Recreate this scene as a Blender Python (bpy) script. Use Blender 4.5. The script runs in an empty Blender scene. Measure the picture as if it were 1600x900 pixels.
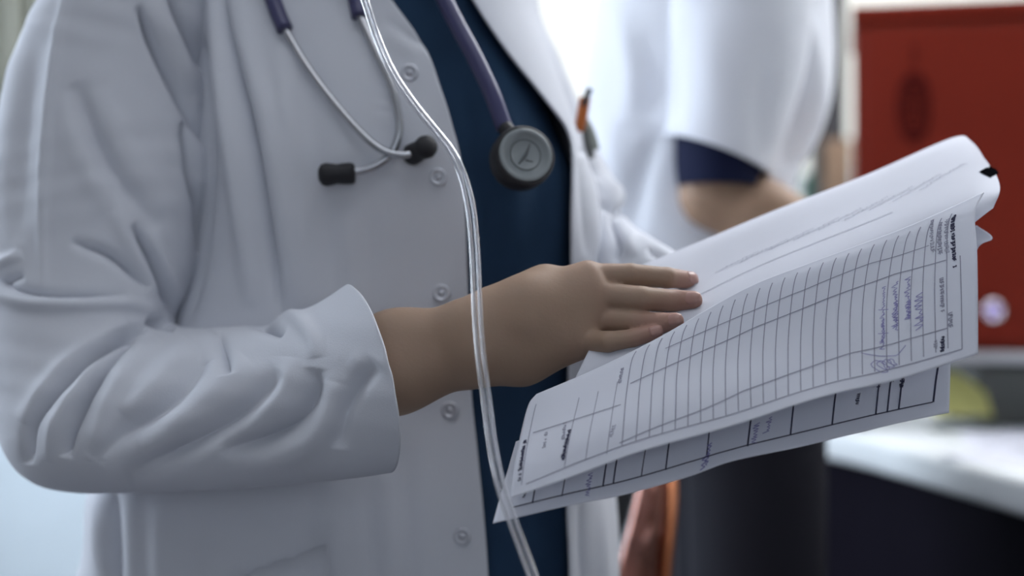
import bpy, bmesh, math, random
import numpy as np
from mathutils import Vector

random.seed(4); rng = np.random.default_rng(4)
S = bpy.context.scene
C = S.collection
CAMZ = 1.15          # camera height (m)
FP = 1600 * 50 / 36  # focal length in pixels of the 1600x900 frame

# ------------------------------------------------------------------ camera, world, light, exposure
cam_d = bpy.data.cameras.new('camera'); cam = bpy.data.objects.new('camera', cam_d); C.objects.link(cam)
cam.location = (0, 0, CAMZ); cam.rotation_euler = (math.pi / 2, 0, 0)
cam_d.lens = 50; cam_d.sensor_width = 36; cam_d.clip_start = 0.02; cam_d.clip_end = 60
cam_d.dof.use_dof = True; cam_d.dof.focus_distance = 0.915; cam_d.dof.aperture_fstop = 2.4
S.camera = cam
S.view_settings.view_transform = 'Standard'
try: S.view_settings.look = 'None'
except Exception: pass
S.view_settings.gamma = 1; S.view_settings.use_curve_mapping = False
S.view_settings.exposure = -1.15
W = bpy.data.worlds.new('world'); S.world = W; W.use_nodes = True
W.node_tree.nodes['Background'].inputs[0].default_value = (0.72, 0.82, 1.0, 1)
W.node_tree.nodes['Background'].inputs[1].default_value = 0.3
# strengths of the lamps of the room (built further down as ceiling panels, a frosted window and an added rear fill window)
LIGHT = dict(ceiling_back=21.0, ceiling_front=3.7, window_left=13.0, rear_fill=1.35)

# ------------------------------------------------------------------ helpers
def P(px, py, Y):
    return np.array([(px - 800) / FP * Y, Y, CAMZ - (py - 450) / FP * Y])
def PP(l): return np.array([P(*q[:3]) for q in l])

def mat(name, col, rough=0.6, metal=0.0, bump=0.0, bscale=300, var=0.0, vscale=8, trans=0.0, coat=0.0, spec=0.4, emit=None, estr=0.0, translucent=0.0, sheen=0.0):
    m = bpy.data.materials.new(name); m.use_nodes = True
    nt = m.node_tree; b = nt.nodes['Principled BSDF']
    c = (*col, 1)
    b.inputs['Base Color'].default_value = c
    b.inputs['Roughness'].default_value = rough; b.inputs['Metallic'].default_value = metal
    b.inputs['Specular IOR Level'].default_value = spec
    b.inputs['Transmission Weight'].default_value = trans; b.inputs['Coat Weight'].default_value = coat
    if sheen: b.inputs['Sheen Weight'].default_value = sheen
    if emit: b.inputs['Emission Color'].default_value = (*emit, 1); b.inputs['Emission Strength'].default_value = estr
    tc = nt.nodes.new('ShaderNodeTexCoord')
    if var:
        n = nt.nodes.new('ShaderNodeTexNoise'); n.inputs['Scale'].default_value = vscale; n.inputs['Detail'].default_value = 4
        nt.links.new(tc.outputs['Object'], n.inputs['Vector'])
        r = nt.nodes.new('ShaderNodeValToRGB')
        r.color_ramp.elements[0].color = (*[x * (1 - var) for x in col], 1)
        r.color_ramp.elements[1].color = (*[min(1, x * (1 + var)) for x in col], 1)
        r.color_ramp.elements[0].position = 0.3; r.color_ramp.elements[1].position = 0.7
        nt.links.new(n.outputs['Fac'], r.inputs['Fac']); nt.links.new(r.outputs['Color'], b.inputs['Base Color'])
    if bump:
        n2 = nt.nodes.new('ShaderNodeTexNoise'); n2.inputs['Scale'].default_value = bscale; n2.inputs['Detail'].default_value = 3
        nt.links.new(tc.outputs['Object'], n2.inputs['Vector'])
        bp = nt.nodes.new('ShaderNodeBump'); bp.inputs['Strength'].default_value = bump; bp.inputs['Distance'].default_value = 0.002
        nt.links.new(n2.outputs['Fac'], bp.inputs['Height']); nt.links.new(bp.outputs['Normal'], b.inputs['Normal'])
    if translucent:
        t = nt.nodes.new('ShaderNodeBsdfTranslucent'); t.inputs['Color'].default_value = c
        mx = nt.nodes.new('ShaderNodeMixShader'); mx.inputs[0].default_value = translucent
        nt.links.new(b.outputs[0], mx.inputs[1]); nt.links.new(t.outputs[0], mx.inputs[2])
        nt.links.new(mx.outputs[0], nt.nodes['Material Output'].inputs[0])
    return m

M = dict(
    coat=mat('white_cotton', (0.70, 0.72, 0.78), 0.85, bump=0.12, bscale=900, var=0.03, spec=0.2),
    coat2=mat('white_poplin', (0.84, 0.86, 0.92), 0.85, bump=0.1, bscale=600, spec=0.2),
    scrub=mat('navy_cotton', (0.022, 0.050, 0.100), 0.9, bump=0.15, bscale=900, var=0.12, vscale=14, spec=0.15),
    black_cotton=mat('charcoal_cotton', (0.020, 0.020, 0.027), 0.85, spec=0.15),
    navy2=mat('dark_navy_cotton', (0.012, 0.016, 0.045), 0.9, spec=0.15),
    paper=mat('white_paper', (0.80, 0.82, 0.90), 0.75, var=0.02, vscale=20, spec=0.25, translucent=0.18),
    ink=mat('grey_ink', (0.31, 0.31, 0.39), 0.8, spec=0.1),
    ink2=mat('dark_ink', (0.05, 0.05, 0.09), 0.8, spec=0.1),
    ink_black=mat('black_mark_ink', (0.004, 0.004, 0.005), 1.0, spec=0.0),
    faint=mat('faint_ink', (0.52, 0.54, 0.62), 0.8, spec=0.1),
    pen_ink=mat('violet_ballpoint_ink', (0.27, 0.25, 0.50), 0.8, spec=0.1),
    rubber=mat('black_rubber', (0.022, 0.022, 0.026), 0.55, bump=0.05, spec=0.35),
    tube_navy=mat('violet_navy_vinyl', (0.055, 0.055, 0.14), 0.35, spec=0.5),
    steel=mat('brushed_steel', (0.50, 0.51, 0.54), 0.26, 1.0),
    chrome=mat('bright_chrome', (0.85, 0.85, 0.88), 0.12, 1.0),
    snap=mat('snap_metal', (0.62, 0.63, 0.68), 0.35, 0.75),
    diaphragm=mat('grey_diaphragm', (0.26, 0.29, 0.30), 0.4, spec=0.5),
    diaphragm_dk=mat('dark_grey_print', (0.10, 0.11, 0.12), 0.5),
    red=mat('red_lacquered_metal', (0.15, 0.014, 0.006), 0.5, var=0.08, vscale=5, bump=0.03, bscale=60, spec=0.12),
    red_dk=mat('dark_red_print', (0.065, 0.006, 0.005), 0.8, spec=0.05),
    counter=mat('white_laminate', (0.80, 0.84, 0.86), 0.35, var=0.02, spec=0.5),
    dark=mat('black_navy_laminate', (0.006, 0.005, 0.010), 0.7, var=0.1, spec=0.03),
    black=mat('black_plastic', (0.008, 0.008, 0.010), 0.6),
    greyplastic=mat('grey_plastic', (0.10, 0.105, 0.10), 0.5),
    greymetal=mat('pale_grey_metal', (0.36, 0.36, 0.38), 0.45, 0.3),
    yellow=mat('pale_yellow_paper', (0.72, 0.70, 0.26), 0.7),
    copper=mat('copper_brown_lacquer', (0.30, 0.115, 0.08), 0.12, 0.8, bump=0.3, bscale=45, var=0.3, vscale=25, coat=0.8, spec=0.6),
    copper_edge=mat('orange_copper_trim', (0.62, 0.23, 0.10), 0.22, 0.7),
    wood_lit=mat('lit_brown_wood', (0.20, 0.13, 0.085), 0.55, var=0.25, vscale=6),  # lit copy of the door post's wood
    wood_dk=mat('dark_brown_wood', (0.030, 0.030, 0.034), 0.55, var=0.25, vscale=6),
    wall=mat('pale_blue_paint', (0.70, 0.80, 0.87), 0.8, bump=0.05, bscale=200, var=0.02),
    wall2=mat('warm_white_paint', (0.50, 0.49, 0.48), 0.8, bump=0.05, bscale=200, var=0.02),
    cream_bright=mat('overexposed_cream', (0.86, 0.84, 0.76), 0.8, bump=0.05, bscale=200, var=0.02),  # glare on the upper wall put into the colour
    floor=mat('grey_linoleum', (0.17, 0.17, 0.19), 0.45, var=0.1, vscale=12),
    ceil=mat('white_ceiling_paint', (0.8, 0.8, 0.8), 0.9),
    white=mat('white_plastic', (0.8, 0.8, 0.82), 0.4),
    green=mat('green_card', (0.02, 0.14, 0.085), 0.5),
    curtain=mat('beige_curtain', (0.34, 0.34, 0.29), 0.9, bump=0.1),
    orange=mat('orange_plastic', (0.46, 0.12, 0.02), 0.4),
    olive=mat('grey_green_plastic', (0.26, 0.28, 0.25), 0.6),
    lilac=mat('lilac_glass', (0.42, 0.28, 0.72), 0.15, coat=0.5),
    hair=mat('dark_hair', (0.018, 0.013, 0.011), 0.5, bump=0.3, bscale=120),
    trousers=mat('navy_trouser_cotton', (0.016, 0.030, 0.065), 0.9),
    shoe=mat('white_shoe_leather', (0.7, 0.7, 0.7), 0.5),
    pane_l=mat('frosted_daylight_pane', (0.9, 0.95, 1), 0.5, emit=(0.78, 0.88, 1.0), estr=LIGHT['window_left']),
    pane_fill=mat('fill_light_pane', (0.9, 0.95, 1), 0.5, emit=(0.80, 0.87, 1.0), estr=LIGHT['rear_fill']),  # glow of the added front fill
    lamp_b=mat('lit_diffuser_bright', (1, 1, 1), 0.5, emit=(0.95, 0.97, 1.0), estr=LIGHT['ceiling_back']),
    lamp_f=mat('lit_diffuser_dim', (1, 1, 1), 0.5, emit=(0.93, 0.95, 1.0), estr=LIGHT['ceiling_front']),
)
# clear tubing: see-through vinyl, glossy
def clear_mat():
    m = bpy.data.materials.new('clear_vinyl'); m.use_nodes = True; nt = m.node_tree
    b = nt.nodes['Principled BSDF']; b.inputs['Base Color'].default_value = (0.86, 0.87, 0.92, 1)
    b.inputs['Roughness'].default_value = 0.12; b.inputs['IOR'].default_value = 1.45
    b.inputs['Transmission Weight'].default_value = 0.9; b.inputs['Coat Weight'].default_value = 0.6
    return m
M['clear'] = clear_mat()
def skin_mat(name, base, tip):
    m = bpy.data.materials.new(name); m.use_nodes = True; nt = m.node_tree; b = nt.nodes['Principled BSDF']
    b.inputs['Roughness'].default_value = 0.55; b.inputs['Specular IOR Level'].default_value = 0.35
    at = nt.nodes.new('ShaderNodeAttribute'); at.attribute_name = 'flush'
    tc = nt.nodes.new('ShaderNodeTexCoord')
    n = nt.nodes.new('ShaderNodeTexNoise'); n.inputs['Scale'].default_value = 60; n.inputs['Detail'].default_value = 5
    nt.links.new(tc.outputs['Object'], n.inputs['Vector'])
    mx = nt.nodes.new('ShaderNodeMix'); mx.data_type = 'RGBA'
    mx.inputs[6].default_value = (*base, 1); mx.inputs[7].default_value = (*tip, 1)
    ad = nt.nodes.new('ShaderNodeMath'); ad.operation = 'MULTIPLY_ADD'
    nt.links.new(n.outputs['Fac'], ad.inputs[0]); ad.inputs[1].default_value = 0.35
    nt.links.new(at.outputs['Fac'], ad.inputs[2])
    sb = nt.nodes.new('ShaderNodeMath'); sb.operation = 'SUBTRACT'; sb.use_clamp = True; sb.inputs[1].default_value = 0.17
    nt.links.new(ad.outputs[0], sb.inputs[0])
    nt.links.new(sb.outputs[0], mx.inputs[0]); nt.links.new(mx.outputs[2], b.inputs['Base Color'])
    n2 = nt.nodes.new('ShaderNodeTexNoise'); n2.inputs['Scale'].default_value = 420; n2.inputs['Detail'].default_value = 4
    nt.links.new(tc.outputs['Object'], n2.inputs['Vector'])
    bp = nt.nodes.new('ShaderNodeBump'); bp.inputs['Strength'].default_value = 0.12; bp.inputs['Distance'].default_value = 0.001
    nt.links.new(n2.outputs['Fac'], bp.inputs['Height']); nt.links.new(bp.outputs['Normal'], b.inputs['Normal'])
    b.inputs['Subsurface Weight'].default_value = 0.08; b.inputs['Subsurface Radius'].default_value = (0.01, 0.004, 0.002)
    b.inputs['Subsurface Scale'].default_value = 0.5
    return m
M['skin'] = skin_mat('warm_skin', (0.36, 0.245, 0.175), (0.385, 0.215, 0.17))
M['skin2'] = skin_mat('tan_skin', (0.42, 0.27, 0.18), (0.42, 0.22, 0.17))
M['nail'] = mat('fingernail', (0.44, 0.25, 0.21), 0.35, spec=0.5)

def mesh_obj(name, verts, faces, material, parent=None, smooth=True, label=None):
    me = bpy.data.meshes.new(name)
    if isinstance(verts, np.ndarray): verts = verts.reshape(-1, 3).tolist()
    if isinstance(faces, np.ndarray): faces = faces.tolist()
    me.from_pydata(verts, [], faces); me.update()
    if smooth: me.polygons.foreach_set('use_smooth', [True] * len(me.polygons))
    me.materials.append(M[material] if isinstance(material, str) else material)
    o = bpy.data.objects.new(name, me); C.objects.link(o)
    if parent is not None: o.parent = parent; o.matrix_parent_inverse = Matrix_inv(parent)
    if label: o['label'] = label
    return o
def Matrix_inv(p):
    # empties and roots carry only a location, so the inverse is a plain shift
    from mathutils import Matrix
    return Matrix.Translation(-Vector(world_loc(p)))
def world_loc(p):
    l = Vector(p.location)
    return l if p.parent is None else l      # children keep location 0 with their parent's inverse
def thing(name, label, cat, loc=(0, 0, 0), group=None):
    o = bpy.data.objects.new(name, None); C.objects.link(o); o.location = loc; o.empty_display_size = 0.05
    tag(o, label, cat, group); return o
def tag(o, label, cat, group=None, kind=None):
    o['label'] = label; o['category'] = cat
    if group: o['group'] = group
    if kind: o['kind'] = kind
    return o
def struct(o, label=None):
    o['kind'] = 'structure'
    if label: o['label'] = label
    return o
def sub(o, parent):          # parent a mesh under another mesh or empty without moving it
    from mathutils import Matrix
    o.parent = parent
    o.matrix_parent_inverse = Matrix.Identity(4) if (parent.parent is not None or tuple(parent.location) == (0, 0, 0)) else Matrix.Translation(-Vector(parent.location))
    return o

def grid_faces(n, m, closed=False, flip=False):
    i = np.arange(n - 1)[:, None]; j = np.arange(m if closed else m - 1)[None, :]
    j2 = (j + 1) % m
    a = i * m + j; b = i * m + j2; c = (i + 1) * m + j2; d = (i + 1) * m + j
    f = np.stack([a, d, c, b] if flip else [a, b, c, d], -1).reshape(-1, 4)
    return f
def catmull(pts, n):
    """resample control points (k, ...) to n samples along axis 0 (uniform Catmull-Rom)"""
    pts = np.asarray(pts, float); k = len(pts)
    t = np.linspace(0, k - 1, n); i = np.clip(t.astype(int), 0, k - 2); f = (t - i).reshape((-1,) + (1,) * (pts.ndim - 1))
    ext = np.concatenate([[2 * pts[0] - pts[1]], pts, [2 * pts[-1] - pts[-2]]])
    p0, p1, p2, p3 = ext[i], ext[i + 1], ext[i + 2], ext[i + 3]
    return 0.5 * (2 * p1 + (p2 - p0) * f + (2 * p0 - 5 * p1 + 4 * p2 - p3) * f ** 2 + (3 * p1 - p0 - 3 * p2 + p3) * f ** 3)
def normals_grid(V, closed):
    du = np.gradient(V, axis=0)
    if closed: dv = (np.roll(V, -1, 1) - np.roll(V, 1, 1)) / 2
    else: dv = np.gradient(V, axis=1)
    n = np.cross(du, dv); n /= np.linalg.norm(n, axis=-1, keepdims=True) + 1e-12
    return n
def tube_mesh(path, r, m=12, n=None, closed_path=False, caps=True):
    path = np.asarray(path, float)
    if n: path = catmull(path, n)
    r = np.broadcast_to(np.asarray(r, float), (len(path),)) if np.ndim(r) == 0 or len(np.atleast_1d(r)) == len(path) else catmull(np.asarray(r, float), len(path))
    T = np.gradient(path, axis=0); T /= np.linalg.norm(T, axis=1, keepdims=True) + 1e-12
    up = np.array([0.13, 0.9, 0.2]); N = np.zeros_like(T); a = np.cross(T[0], up); a /= np.linalg.norm(a)
    for i in range(len(T)):
        a = a - T[i] * a.dot(T[i]); a /= np.linalg.norm(a); N[i] = a
    B = np.cross(T, N); th = np.linspace(0, 2 * np.pi, m, endpoint=False)
    V = path[:, None] + r[:, None, None] * (np.cos(th)[None, :, None] * N[:, None] + np.sin(th)[None, :, None] * B[:, None])
    F = grid_faces(len(path), m, True, True).tolist(); V = V.reshape(-1, 3)
    if caps:
        F.append(list(range(m))); F.append(list(range(len(V) - 1, len(V) - 1 - m, -1)))
    return V, F
def tube(name, path, r, material, parent=None, m=12, n=None, label=None):
    V, F = tube_mesh(path, r, m, n); return mesh_obj(name, V, F, material, parent, label=label)
def join_meshes(parts):
    V, F, o = [], [], 0
    for v, f in parts:
        v = np.asarray(v, float).reshape(-1, 3); V.append(v); F += [[i + o for i in q] for q in f]; o += len(v)
    return np.concatenate(V), F
def box_mesh(x0, x1, y0, y1, z0, z1):
    v = [(x, y, z) for x in (x0, x1) for y in (y0, y1) for z in (z0, z1)]
    f = [(0, 1, 3, 2), (4, 6, 7, 5), (0, 4, 5, 1), (2, 3, 7, 6), (0, 2, 6, 4), (1, 5, 7, 3)]
    return np.array(v, float), [list(q) for q in f]
def box(name, b, material, parent=None, bev=0.0, seg=3, label=None):
    v, f = box_mesh(*b); o = mesh_obj(name, v, f, material, parent, smooth=bool(bev), label=label)
    if bev:
        md = o.modifiers.new('bevel', 'BEVEL'); md.width = bev; md.segments = seg; md.limit_method = 'ANGLE'
        wn = o.modifiers.new('wn', 'WEIGHTED_NORMAL')
    return o
def lathe(prof, axis_o, axis_d, m=40):
    """profile [(radius, height)] turned about axis_d at axis_o"""
    d = np.array(axis_d, float); d /= np.linalg.norm(d); a = np.cross(d, [0.1, 0.2, 0.97]); a /= np.linalg.norm(a); b = np.cross(d, a)
    th = np.linspace(0, 2 * np.pi, m, endpoint=False)
    V = np.array([[np.array(axis_o) + d * h + r * (math.cos(t) * a + math.sin(t) * b) for t in th] for r, h in prof])
    F = grid_faces(len(prof), m, True).tolist()
    F.append(list(range(m - 1, -1, -1))); k = (len(prof) - 1) * m; F.append(list(range(k, k + m)))
    return V.reshape(-1, 3), F
def solid(o, t, off=0):
    md = o.modifiers.new('solid', 'SOLIDIFY'); md.thickness = t; md.offset = off; return o

# folds: polylines on the garment, pressed in (amp < 0) or raised (amp > 0); px at nominal depth Y0
def fold_disp(V, N, strokes, Y0, facing=True):
    d = np.zeros(V.shape[:-1]); X = V[..., 0] / V[..., 1] * Y0; Z = CAMZ + (V[..., 2] - CAMZ) / V[..., 1] * Y0
    for pts, amp, w in strokes:
        q = np.array([P(a, b, Y0)[[0, 2]] for a, b in pts]); k = min(40, 8 * len(q)); q = catmull(q, k)
        best = np.full(X.shape, 1e9); bs = np.zeros(X.shape)
        for i in range(k - 1):
            ax, az = q[i]; bx, bz = q[i + 1]; ex, ez = bx - ax, bz - az; L = ex * ex + ez * ez + 1e-12
            t = np.clip(((X - ax) * ex + (Z - az) * ez) / L, 0, 1)
            dd = (X - ax - t * ex) ** 2 + (Z - az - t * ez) ** 2
            m = dd < best; best = np.where(m, dd, best); bs = np.where(m, (i + t) / (k - 1), bs)
        tp = np.clip(np.sin(np.pi * np.clip(bs, 0, 1)), 0, 1) ** 0.6
        w_ = w / FP * Y0
        pr = np.exp(-best / (w_ * w_))
        if amp < 0 and w <= 12: pr = 0.75 * pr + 0.75 * np.exp(-best / (0.42 * w_) ** 2)     # a sharp crease at the bottom of the fold
        d += amp * tp * pr
    wgt = np.clip(-N[..., 1] * 2.2 + 0.55, 0, 1) if facing else 1.0
    return d * wgt

# ------------------------------------------------------------------ surface nets over a rectilinear grid
def smin(a, b, k):
    h = np.clip(0.5 + 0.5 * (b - a) / k, 0, 1)
    return b + (a - b) * h - k * h * (1 - h)
class SDF:
    def __init__(s, xs, ys, zs):
        s.xs, s.ys, s.zs = [np.asarray(q, float) for q in (xs, ys, zs)]
        s.f = np.full((len(xs), len(ys), len(zs)), 0.08, np.float32)
    def _win(s, lo, hi):
        sl = []
        for g, a, b in zip((s.xs, s.ys, s.zs), lo, hi):
            sl.append(slice(max(0, np.searchsorted(g, a) - 2), min(len(g), np.searchsorted(g, b) + 2)))
        return tuple(sl)
    def cone(s, a, b, ra, rb, k=0.006, sc=(1, 1, 1)):
        a = np.asarray(a, float); b = np.asarray(b, float); r = max(ra, rb) * max(1, max(sc)) + 0.03 + k
        sl = s._win(np.minimum(a, b) - r, np.maximum(a, b) + r)
        x = s.xs[sl[0]][:, None, None]; y = s.ys[sl[1]][None, :, None]; z = s.zs[sl[2]][None, None, :]
        e = (b - a) / np.array(sc); L = e.dot(e) + 1e-12
        px, py, pz = (x - a[0]) / sc[0], (y - a[1]) / sc[1], (z - a[2]) / sc[2]
        t = np.clip((px * e[0] + py * e[1] + pz * e[2]) / L, 0, 1)
        d = np.sqrt((px - t * e[0]) ** 2 + (py - t * e[1]) ** 2 + (pz - t * e[2]) ** 2) - (ra + (rb - ra) * t)
        s.f[sl] = smin(s.f[sl], d.astype(np.float32), k)
    def chain(s, pts, rs, k=0.006, sc=(1, 1, 1)):
        for i in range(len(pts) - 1): s.cone(pts[i], pts[i + 1], rs[i], rs[i + 1], k, sc)
    def mesh(s):
        f = s.f; neg = f < 0
        c = [neg[dx:f.shape[0] - 1 + dx, dy:f.shape[1] - 1 + dy, dz:f.shape[2] - 1 + dz] for dx in (0, 1) for dy in (0, 1) for dz in (0, 1)]
        cnt = sum(q.astype(np.int8) for q in c); act = (cnt > 0) & (cnt < 8)
        I = np.argwhere(act); idx = np.full(act.shape, -1, np.int32); idx[act] = np.arange(len(I))
        cor = [(dx, dy, dz) for dx in (0, 1) for dy in (0, 1) for dz in (0, 1)]
        vals = [f[I[:, 0] + a, I[:, 1] + b, I[:, 2] + d] for a, b, d in cor]
        acc = np.zeros((len(I), 3)); n = np.zeros(len(I))
        for p in range(8):
            for q in range(p + 1, 8):
                if sum(abs(cor[p][i] - cor[q][i]) for i in range(3)) != 1: continue
                A, B = vals[p], vals[q]; m = (A < 0) != (B < 0); t = np.where(m, A / np.where(m, A - B, 1), 0)
                pos = np.array(cor[p])[None] + t[:, None] * (np.array(cor[q]) - np.array(cor[p]))[None]
                acc += np.where(m[:, None], pos, 0); n += m
        loc = acc / n[:, None]; V = np.zeros_like(loc)
        for ax, g in enumerate((s.xs, s.ys, s.zs)):
            i = I[:, ax]; V[:, ax] = g[i] + loc[:, ax] * (g[i + 1] - g[i])
        F = []
        for ax in range(3):
            o1, o2 = [(1, 2), (2, 0), (0, 1)][ax]
            sa = [slice(None)] * 3; sb = [slice(None)] * 3; sa[ax] = slice(0, -1); sb[ax] = slice(1, None)
            ch = neg[tuple(sa)] != neg[tuple(sb)]
            for o in (o1, o2):
                z = [slice(None)] * 3; z[o] = 0; ch[tuple(z)] = False; z[o] = -1; ch[tuple(z)] = False
            E = np.argwhere(ch); inside = neg[E[:, 0], E[:, 1], E[:, 2]]
            def cell(a, b):
                q = E.copy(); q[:, o1] += a; q[:, o2] += b; return idx[q[:, 0], q[:, 1], q[:, 2]]
            quad = np.stack([cell(-1, -1), cell(0, -1), cell(0, 0), cell(-1, 0)], 1)
            quad[~inside] = quad[~inside][:, ::-1]
            F.append(quad)
        return V, np.concatenate(F)
def axis(lo, hi, coarse, fine, flo, fhi):
    a = np.arange(lo, flo, coarse); b = np.arange(flo, fhi, fine); c = np.arange(fhi, hi, coarse)
    return np.concatenate([a, b, c])

# ------------------------------------------------------------------ the room
def quad_slab(name, b, m, label): return struct(box(name, b, m, label=label), label)
X0, X1, Y0, Y1, ZC = -1.9, 2.1, -2.2, 3.7, 2.7
quad_slab('floor', (X0, X1, Y0, Y1, -0.06, 0), 'floor', 'grey linoleum floor of the ward')
quad_slab('ceiling', (X0, X1, Y0, Y1, ZC, ZC + 0.06), 'ceil', 'white painted ceiling')
quad_slab('wall_back', (X0, X1, Y1, Y1 + 0.06, 0, ZC), 'wall', 'pale blue painted wall behind the doctor')
sub(box('upper_bright_slab', (X0, X1, Y1 - 0.004, Y1, 1.45, ZC), 'cream_bright'), bpy.data.objects['wall_back'])  # whiter slab paints the overexposed upper part of the wall
quad_slab('wall_right', (X1, X1 + 0.06, Y0, Y1, 0, ZC), 'wall2', 'white painted wall on the right')
quad_slab('wall_left', (X0 - 0.06, X0, Y0, Y1, 0, ZC), 'wall2', 'white painted wall on the left')
quad_slab('wall_front', (X0, X1, Y0 - 0.06, Y0, 0, ZC), 'wall2', 'white painted wall behind the viewer')
quad_slab('baseboard_back', (X0, X1, Y1 - 0.015, Y1, 0, 0.09), 'white', 'white skirting board of the back wall')

def window(name, axis_, pos, a0, a1, z0, z1, pane_mat, label, sgn):
    """framed frosted window standing on a wall; axis_ 'x' = in the wall at x=pos, 'y' = at y=pos"""
    def bb(u0, u1, w0, w1, d0, d1):
        lo, hi = sorted((pos + sgn * d0, pos + sgn * d1))
        return (lo, hi, u0, u1, w0, w1) if axis_ == 'x' else (u0, u1, lo, hi, w0, w1)
    r = struct(box(name, bb(a0 - 0.05, a1 + 0.05, z0 - 0.07, z0 - 0.04, 0, 0.09), 'white'), label)
    mid = (a0 + a1) / 2
    for u0, u1 in ((a0, mid - 0.02), (mid + 0.02, a1)):
        sub(box('pane', bb(u0, u1, z0, z1, 0.004, 0.012), pane_mat), r)
    for q in ((a0 - 0.04, a0, z0 - 0.04, z1 + 0.04), (a1, a1 + 0.04, z0 - 0.04, z1 + 0.04), (mid - 0.02, mid + 0.02, z0, z1), (a0, a1, z0 - 0.04, z0), (a0, a1, z1, z1 + 0.04)):
        sub(box('window_frame', bb(q[0], q[1], q[2], q[3], 0, 0.035), 'white'), r)
    return r
window('window_1', 'x', X0, 1.3, 3.2, 0.95, 2.45, 'pane_l', 'frosted window in the left wall', 1)
window('fill_window', 'y', Y0, -1.2, 1.3, 0.95, 2.3, 'pane_fill', 'unseen fill window added behind the viewer', 1)  # unseen window added as front fill on the doctor

def ceiling_lamp(x, y, w, l, m, label):
    t = thing('ceiling_lamp', label, 'lamp', (x, y, ZC), 'ceiling light panels')
    box('diffuser', (x - w / 2, x + w / 2, y - l / 2, y + l / 2, ZC - 0.035, ZC - 0.02), m, t)
    for q in ((x - w / 2 - .03, x - w / 2, y - l / 2 - .03, y + l / 2 + .03), (x + w / 2, x + w / 2 + .03, y - l / 2 - .03, y + l / 2 + .03),
              (x - w / 2, x + w / 2, y - l / 2 - .03, y - l / 2), (x - w / 2, x + w / 2, y + l / 2, y + l / 2 + .03)):
        box('frame', (*q, ZC - 0.05, ZC), 'white', t)
ceiling_lamp(1.0, 2.2, 1.5, 1.3, 'lamp_b', 'bright square ceiling light above the red cabinet')
ceiling_lamp(0.0, 0.25, 1.2, 0.8, 'lamp_f', 'dim square ceiling light above the papers')

# ------------------------------------------------------------------ paper sheets
class Sheet:
    """sheet of paper through a control net: rows v (front edge to far edge), columns u (left to right), each (px, py, Y)"""
    def __init__(s, net, nu=90, nv=50):
        A = np.array([[P(*q) for q in row] for row in net]); s.nu, s.nv = nu, nv
        A = catmull(A, nv); s.V = np.stack([catmull(A[i], nu) for i in range(nv)])
        n = normals_grid(s.V, False)
        if n[..., 1].mean() > 0: n = -n
        s.N = n
        s.px = 800 + s.V[..., 0] / s.V[..., 1] * FP; s.py = 450 - (s.V[..., 2] - CAMZ) / s.V[..., 1] * FP
    def at(s, u, v, off=0.0):
        x = np.clip(np.asarray(u, float), 0, 1) * (s.nu - 1); y = np.clip(np.asarray(v, float), 0, 1) * (s.nv - 1)
        i = np.clip(x.astype(int), 0, s.nu - 2); j = np.clip(y.astype(int), 0, s.nv - 2); f = (x - i)[..., None]; g = (y - j)[..., None]
        def bl(T): return (T[j, i] * (1 - f) + T[j, i + 1] * f) * (1 - g) + (T[j + 1, i] * (1 - f) + T[j + 1, i + 1] * f) * g
        return bl(s.V) + off * bl(s.N)
    def inv(s, px, py):
        d = (s.px - px) ** 2 + (s.py - py) ** 2; k = np.argmin(d); j, i = np.unravel_index(k, d.shape)
        j = min(max(j, 1), s.nv - 2); i = min(max(i, 1), s.nu - 2)
        J = np.array([[(s.px[j, i + 1] - s.px[j, i - 1]) / 2, (s.px[j + 1, i] - s.px[j - 1, i]) / 2], [(s.py[j, i + 1] - s.py[j, i - 1]) / 2, (s.py[j + 1, i] - s.py[j - 1, i]) / 2]])
        try: q = np.linalg.solve(J, [px - s.px[j, i], py - s.py[j, i]])
        except Exception: q = (0, 0)
        return (i + q[0]) / (s.nu - 1), (j + q[1]) / (s.nv - 1)
    def build(s, name, label, cat, group=None):
        F = grid_faces(s.nv, s.nu, False, False)
        o = mesh_obj(name, s.V, F, 'paper'); solid(o, 0.00035, 0); tag(o, label, cat, group)
        s.o = o; return o
    def print_(s, name, lines, material, seg=24):
        """lines: list of (uv polyline, width in metres) printed flat on the sheet's face"""
        parts = []
        for q, w in lines:
            q = np.asarray(q, float); n = max(2, min(seg * (len(q) - 1), 60)); t = np.linspace(0, len(q) - 1, n)
            u = np.interp(t, np.arange(len(q)), q[:, 0]); v = np.interp(t, np.arange(len(q)), q[:, 1])
            p = s.at(u, v, 0.0005); k = np.gradient(p, axis=0)
            nn = s.at(u, v, 0.0015) - p; side = np.cross(k, nn); side /= np.linalg.norm(side, axis=1, keepdims=True) + 1e-12
            V = np.stack([p - side * w / 2, p + side * w / 2], 1)
            parts.append((V, grid_faces(n, 2).tolist()))
        V, F = join_meshes(parts)
        o = sub(mesh_obj(name, V, F, material, smooth=False), s.o); o['kind'] = 'stuff'; return o
    def L(s, *pts): return [s.inv(*p) for p in pts]      # printed line through points of the page

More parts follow.
